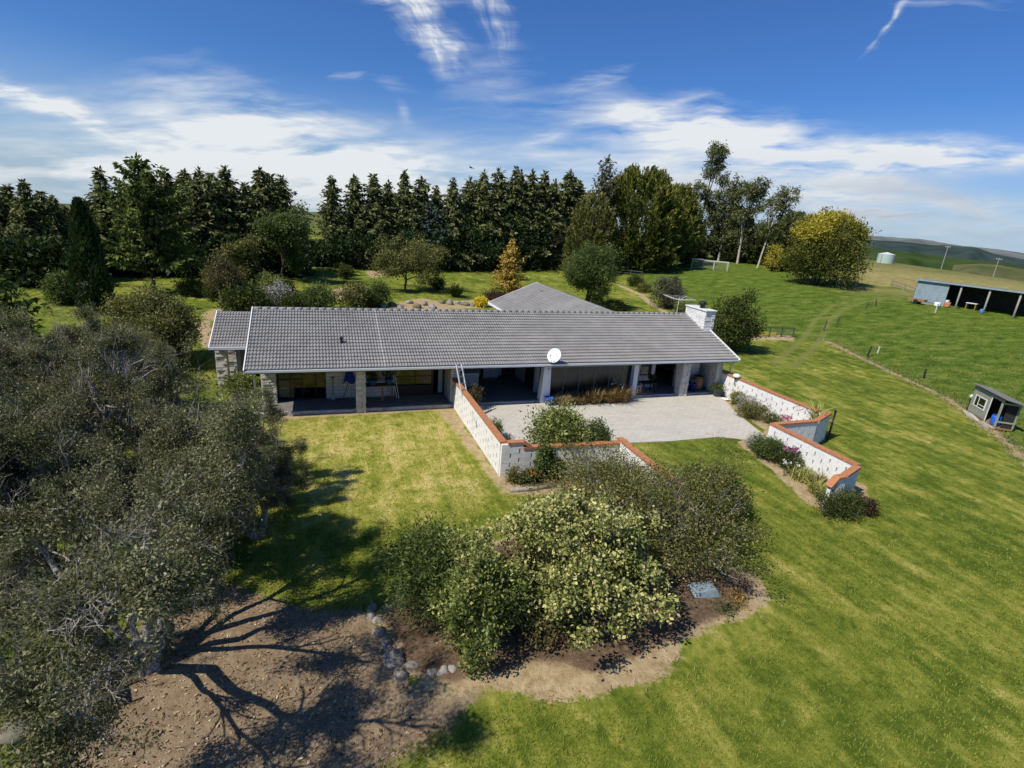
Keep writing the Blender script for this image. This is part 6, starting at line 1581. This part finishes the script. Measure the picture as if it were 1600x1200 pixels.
# clutter in and by the shed
def at_shed(x, y): 
    a = math.atan2(-.98, .2); c, s = math.cos(a), math.sin(a); wx, wy = P1[0] + x * c - y * s, P1[1] + x * s + y * c; return (wx, wy, float(hgt(wx, wy)))
for x, y, nm, lab, mt, (r_, h_) in [(-1.9, -.6, 'white_tub', 'white tub at the left corner of the open bay', M_WHITE, (.35, .55)), (-.9, -.2, 'orange_drum', 'orange-brown drum beside the first shed pole', M_TERRA, (.33, .7)), (-1.35, .5, 'grey_drum', 'grey drum behind the white tub in the shed', M_SILVERGREY, (.3, .9)), (3.1, -.55, 'blue_drum', 'blue drum at the foot of the second shed pole', surf('bright_blue_plastic', (.08, .20, .5), .5), (.22, .55))]:
    p = at_shed(x, y); t2 = thing(nm, lab, 'drum', p); b = MB(); b.lathe([(r_, 0), (r_ * 1.03, h_ * .33), (r_ * 1.0, h_ * .36), (r_ * 1.03, h_ * .66), (r_, h_), (r_ * .9, h_), (r_ * .88, h_ * .95), (.01, h_ * .95)], 18); b.build('shell', mt, t2, smooth=True); b = MB(); b.lathe([(r_ * .8, h_ * .955), (r_ * .82, h_ * 1.0), (.01, h_ * 1.01)], 18); b.build('lid', mt, t2)
p = at_shed(-4.1, -1.2); t2 = thing('timber_trailer', 'small brown timber trailer parked before the blue shed bay', 'trailer', p, math.atan2(-.98, .2))
b = MB(); b.box(-1.1, 1.0, -.5, .5, .38, .72); b.build('tray', M_WOOD, t2, bevel=.01); b = MB(); b.tube([(1.0, 0, .45), (1.9, 0, .4)], .04, 6); b.build('drawbar', M_RUST, t2)
for y in (-.58, .58):
    b = MB(); b.lathe([(.08, -.06), (.3, -.06), (.32, 0), (.3, .06), (.08, .06)], 16, Matrix.Translation((0, y, .32)) @ Matrix.Rotation(math.pi / 2, 4, 'X')); b.build('wheel', M_BLACK, t2)
p = at_shed(1.3, 1.2); t2 = thing('work_bench', 'white-topped bench inside the open shed bay', 'bench', p, math.atan2(-.98, .2)); b = MB(); b.box(-.6, .6, -.35, .35, .82, .9); b.build('top', M_WHITE, t2)
for x in (-.5, .5):
    b = MB(); b.box(x - .05, x + .05, -.3, .3, -.1, .818); b.build('leg', M_WOOD, t2)

# ------------------------------------------------------------------ little garden hut
ex = Vector((-.57, -.82, 0)); t_ = thing('garden_hut', 'small weathered plank hut with a white window, open doorway and stone step', 'hut', (42.75, -5.1, 0), math.atan2(ex.y, ex.x), scale=(1.38, .52, .95)); M_HUT = surf('grey_green_planks', (.31, .32, .25), .85, .18, 8, .4, 20, col2=(.17, .16, .12), amt=.5); M_HUTD = surf('shade_dark_planks', (.030, .027, .022), .9, .3, 8)
# local: x along the front (left to right seen from the garden), y towards the back
W_, D_h, Hh = 2.25, 1.75, 1.95
b = MB()
for k in range(5): b.box(.02, 1.3, .0, .035, .22 + .10 * k, .312 + .10 * k)
for k in range(3): b.box(.02, 1.3, .0, .035, 1.52 + .1 * k, 1.612 + .1 * k)
for z in np.arange(.72, 1.52, .1): b.box(.02, .24, .0, .035, z, z + .092); b.box(1.18, 1.3, .0, .035, z, z + .092)
b.build('front_boards', M_HUT, t_)
b = MB()
for z in np.arange(.2, 1.9, .105): b.box(-.02, .015, .04, D_h, z, z + .098)
b.box(.0, W_, D_h, D_h + .03, .2, 1.85); b.build('back_boards', M_HUT, t_)
b = MB(); b.box(.02, W_ - .02, D_h - .04, D_h - .01, .2, 1.85); b.box(.02, .05, .05, D_h - .05, .2, 1.8); b.build('shade_lining', M_HUTD, t_)  # near-black lining: the hut's interior shade put into its colour
for x, y in ((1.36, .02), (W_ - .06, .02), (W_ - .06, D_h - .1)):
    b = MB(); b.box(x - .055, x + .055, y - .04, y + .05, .2, 1.84); b.build('post', M_HUT, t_)
b = MB(); b.box(-.05, W_ + .05, -.03, .03, 1.83, 2.0); b.box(W_ - .03, W_ + .02, .031, D_h, 1.72, 1.84); b.build('header', M_HUT, t_)
b = MB(); b.box(W_ - .04, W_ + .01, .08, D_h - .15, .52, .60); b.build('side_rail', M_HUT, t_)
b = MB(); b.box(W_ - .05, W_ - .02, .55, D_h - .12, .2, 1.72); b.build('shade_side_boards', M_HUTD, t_)  # near-black sheet standing in for shade seen through the open side
wf = MB(); x0, x1, z0, z1 = .26, 1.16, .74, 1.50
wf.box(x0, x0 + .06, -.05, .02, z0, z1); wf.box(x1 - .06, x1, -.05, .02, z0, z1); wf.box(x0 + .06, x1 - .06, -.05, .02, z0, z0 + .06); wf.box(x0 + .06, x1 - .06, -.05, .02, z1 - .06, z1); wf.box(x0 + .3, x0 + .34, -.04, .01, z0 + .06, z1 - .06); wf.box(x0 + .34, x1 - .06, -.04, .01, z0 + .22, z0 + .26)
wo = wf.build('window', M_WHITE, t_); g_ = MB(); g_.box(x0 + .03, x1 - .03, -.022, -.012, z0 + .03, z1 - .03); g_.build('pane', M_GLASS, wo)
b = MB(); b.box(1.42, 1.47, -.05, -.01, .2, 1.82); b.build('door_jamb', M_WHITE, t_)
rfm = MB(); 
for k in range(10): rfm.hexa([(-.25 + k * .29, -.35, 2.12), (.035 + k * .29, -.35, 2.12), (.035 + k * .29, D_h + .25, 1.86), (-.25 + k * .29, D_h + .25, 1.86)], [(-.25 + k * .29, -.35, 2.15 + .006 * (k % 2)), (.035 + k * .29, -.35, 2.15 + .006 * (k % 2)), (.035 + k * .29, D_h + .25, 1.90), (-.25 + k * .29, D_h + .25, 1.90)])
rfm.build('roof', surf('old_grey_boards', (.20, .19, .165), .9, .25, 7), t_)
b = MB(); b.box(.0, W_, .0, D_h, .08, .18); b.build('floor', M_WOOD, t_)
b = MB()
for k in range(3): b.box(1.40, W_ + .05, -.40 + k * .135, -.27 + k * .135, .10, .15)
b.build('deck_boards', surf('pale_deck', (.42, .36, .26), .85, .15, 6), t_)
rk = rock_mesh('stone_step', 61, .85, .38, .24, surf('hut_stone', (.40, .36, .28), .9, .2, 5, .8, 18)); o = link('stone_step', rk, t_); o.location = (.65, -.42, .08)
rk = rock_mesh('stone_step', 62, .55, .22, .16, M_PALE); o = link('stone_step', rk, t_); o.location = (1.85, -.55, .05)
a = t_.rotation_euler.z
hp = lambda x, y, z: (42.75 + 1.38 * x * math.cos(a) - .52 * y * math.sin(a), -5.1 + 1.38 * x * math.sin(a) + .52 * y * math.cos(a), .95 * z)
t2 = thing('blue_barrel', 'bright blue barrel inside the hut doorway', 'barrel', hp(1.85, .45, .185)); b = MB(); b.lathe([(.22, 0), (.25, .1), (.25, .5), (.22, .6), (.2, .6), (.01, .59)], 18); b.build('shell', surf('vivid_blue_plastic', (.02, .12, .55), .45), t2, smooth=True); b = MB(); b.lathe([(.21, .6), (.22, .63), (.01, .64)], 18); b.build('lid', M_BLUE, t2)
o = link('white_bundle', rock_mesh('white_bundle', 63, .16, .12, .14, M_WHITE)); o.location = hp(-.35, .4, 1.12); 
tag(o, 'white crumpled bundle on a peg at the left of the hut', 'bundle')
o2 = MB().tube([(0, 0, -.2), (0, 0, 1.02)], .03, 6).build('wooden_peg', M_DARKTIMBER); o2.location = hp(-.35, .4, 0); tag(o2, 'dark wooden peg carrying the white bundle left of the hut', 'peg')

# ------------------------------------------------------------------ birds
def bird(lab, px, py, dep, span, bank):
    X = ZD(px, py, dep); t_ = thing('bird', lab, 'bird', tuple(X), .6); b = MB(); s = span
    prof = [(.001, -.30 * s), (.03 * s, -.26 * s), (.03 * s, -.2 * s), (.075 * s, -.05 * s), (.085 * s, .05 * s), (.06 * s, .15 * s), (.04 * s, .19 * s), (.045 * s, .23 * s), (.03 * s, .27 * s), (.008 * s, .31 * s), (.001, .33 * s)]
    b.lathe(prof, 12, Matrix.Rotation(math.pi / 2, 4, 'Y'))
    b.build('body', surf('dark_feathers', (.035, .035, .04), .8, .2, 20), t_, smooth=True)
    for sg in (-1, 1):
        w = MB(); z1 = (.10 + bank * sg) * s; z2 = (.06 + 1.8 * bank * sg) * s
        w.add([(.14 * s, sg * .05 * s, .03 * s), (.16 * s, sg * .28 * s, z1), (.0, sg * .52 * s, z2), (-.06 * s, sg * .50 * s, z2), (-.05 * s, sg * .25 * s, z1), (-.1 * s, sg * .05 * s, .02 * s)], [(0, 1, 4, 5), (1, 2, 3, 4)])
        w.build('wing', MATS['dark_feathers'], t_)


bird('dark bird flying above the shelterbelt', 736, 262, 38, .62, .12)
bird('tiny distant bird speck high over the field gap', 482, 237, 120, .5, -.1)

# ------------------------------------------------------------------ uncountable ground cover
def scatter(rng, n, box, inside):
    P = np.stack([rng.uniform(box[0], box[1], n), rng.uniform(box[2], box[3], n)], 1)
    P = P[inside(P[:, 0], P[:, 1])]
    return np.concatenate([P, hgt(P[:, 0], P[:, 1])[:, None]], 1)


rg = np.random.default_rng(91)
clump = lambda x, y: np.sin(x * 1.3 + 2 * np.sin(y * .7)) + np.sin(y * 1.7 + 1.5 * np.sin(x * .9))
# long grass of the paddock, thinning with distance
P = scatter(rg, 150000, (37, 88, -16, 45), lambda x, y: (poly_sd(x, y, paddock_poly) < -.2) & (rg.uniform(size=len(x)) < np.clip(1.25 - (np.hypot(x - 3, y + 25) - 35) / 60, .12, 1)) & (line_d(x, y, track) > 1.3) & (clump(x, y) + rg.normal(size=len(x)) * .7 > -.5))
V, F, tn = blade_data(rg, P, .14, .03, .9, .66 + .10 * clump(P[:, 0] * .5, P[:, 1] * .5), .5)
tag(link('long_grass', fast_mesh('long_grass', V, F, F_GRASS, tn)), 'long rough grass of the paddock right of the mown lawn', 'grass', kind='stuff')
# weeds and rough grass under the scrub
wp = [(-16, -24), (-2.6, -19), (-2.4, -15.5), (-3.4, -12), (-4.4, -9), (-3.4, -4), (-5, 3), (-20, 4)]
P = scatter(rg, 60000, (-16, -2, -20, 4), lambda x, y: (poly_sd(x, y, wp) < .3) & (clump(x * 1.6, y * 1.6) + rg.normal(size=len(x)) * .6 > -.1))
V, F, tn = blade_data(rg, P, .26, .022, .9, None, .8)
tag(link('rough_grass', fast_mesh('rough_grass', V, F, F_GRASS, tn)), 'rough green grass and weeds under the scrub trees on the left', 'grass', kind='stuff')
# dry grass along the lawn edge strips and bare ground
def dry_in(x, y):
    k = rg.uniform(size=len(x))
    return ((line_d(x, y, EDGE_EXT) < .75) & (k < .9)) | ((np.abs(poly_sd(x, y, bed_poly)) < .35) & (k < .16)) | ((poly_sd(x, y, dry_poly) < -.3) & (k < .10) & (clump(x * 2, y * 2) > .1))


P = scatter(rg, 170000, (-6, 54, -20, 16), dry_in)
V, F, tn = blade_data(rg, P, .16, .02, 1.1, None, .9)
tag(link('dry_grass', fast_mesh('dry_grass', V, F, F_DRYGRASS, tn)), 'dry straw-coloured grass along bed edges and the lawn boundary', 'grass', kind='stuff')
# mown blades nearest the camera
not_lawn = lambda x, y: (poly_sd(x, y, bed_poly) < -.1) | (poly_sd(x, y, dry_poly) < -.2) | (poly_sd(x, y, w1strip) < 0) | (poly_sd(x, y, strip_poly) < 0) | (poly_sd(x, y, rbed_poly) < 0) | ((x > 9.8) & (x < 15.4) & (y > -7.8)) | ((x > 15) & (x < 25.4) & (y > -5.4))
P = scatter(rg, 420000, (-1, 36, -25, .3), lambda x, y: ~not_lawn(x, y) & (rg.uniform(size=len(x)) < np.clip(1.5 - np.hypot(x - 3, y + 25) / 22, .05, 1)))
n = len(P); a = rg.uniform(0, 6.283, n); h_ = rg.uniform(.025, .06, n); w_ = .011
dx, dy = np.cos(a), np.sin(a); V = np.empty((n, 4, 3)); lean = rg.uniform(.2, 1.0, n) * h_
V[:, 0] = P + np.stack([-dy * w_, dx * w_, np.zeros(n)], 1); V[:, 1] = P + np.stack([dy * w_, -dx * w_, np.zeros(n)], 1)
tip = P + np.stack([dx * lean, dy * lean, h_], 1); V[:, 2] = tip + np.stack([dy * .003, -dx * .003, np.zeros(n)], 1); V[:, 3] = tip - np.stack([dy * .003, -dx * .003, np.zeros(n)], 1)
F_LAWN = foliage('lawn_blades', [(0, (.15, .185, .024)), (.5, (.21, .235, .036)), (.85, (.28, .28, .055)), (1, (.36, .33, .10))], .3, .03)
tag(link('lawn_grass', fast_mesh('lawn_grass', V.reshape(-1, 3), np.arange(n * 4).reshape(n, 4), F_LAWN, np.repeat(np.clip(.50 + .30 * ss(poly_sd(P[:, 0], P[:, 1], YEL), 5) + .12 * clump(P[:, 0] * .8, P[:, 1] * .8) + rg.normal(size=n) * .2, 0, 1), 4))), 'short mown lawn grass in front of the house', 'grass', kind='stuff')
# leaf litter and twigs
P = scatter(rg, 150000, (-4, 20, -20, -6), lambda x, y: ((poly_sd(x, y, bed_poly) < .1) & (rg.uniform(size=len(x)) < .5)) | ((poly_sd(x, y, dry_poly) < -.1) & (rg.uniform(size=len(x)) < .22)))
P[:, 2] += np.where(poly_sd(P[:, 0], P[:, 1], bedin_poly) < 0, .20 * np.clip(-poly_sd(P[:, 0], P[:, 1], bedin_poly), 0, 1), 0) + .015
V, F, tn = leaf_quads(rg, P, .07, .5, unit(np.stack([rg.normal(size=len(P)), rg.normal(size=len(P)), .12 * rg.normal(size=len(P))], 1)), 6, 3.0, .5, None, 1.0)
F_LITTER = foliage('dead_leaves', [(0, (.06, .035, .018)), (.5, (.22, .145, .08)), (.85, (.40, .29, .17)), (1, (.52, .42, .30))], .1, .02)
tag(link('leaf_litter', fast_mesh('leaf_litter', V, F, F_LITTER, tn)), 'brown fallen leaves scattered over the bare ground and shrub bed', 'leaf litter', kind='stuff')
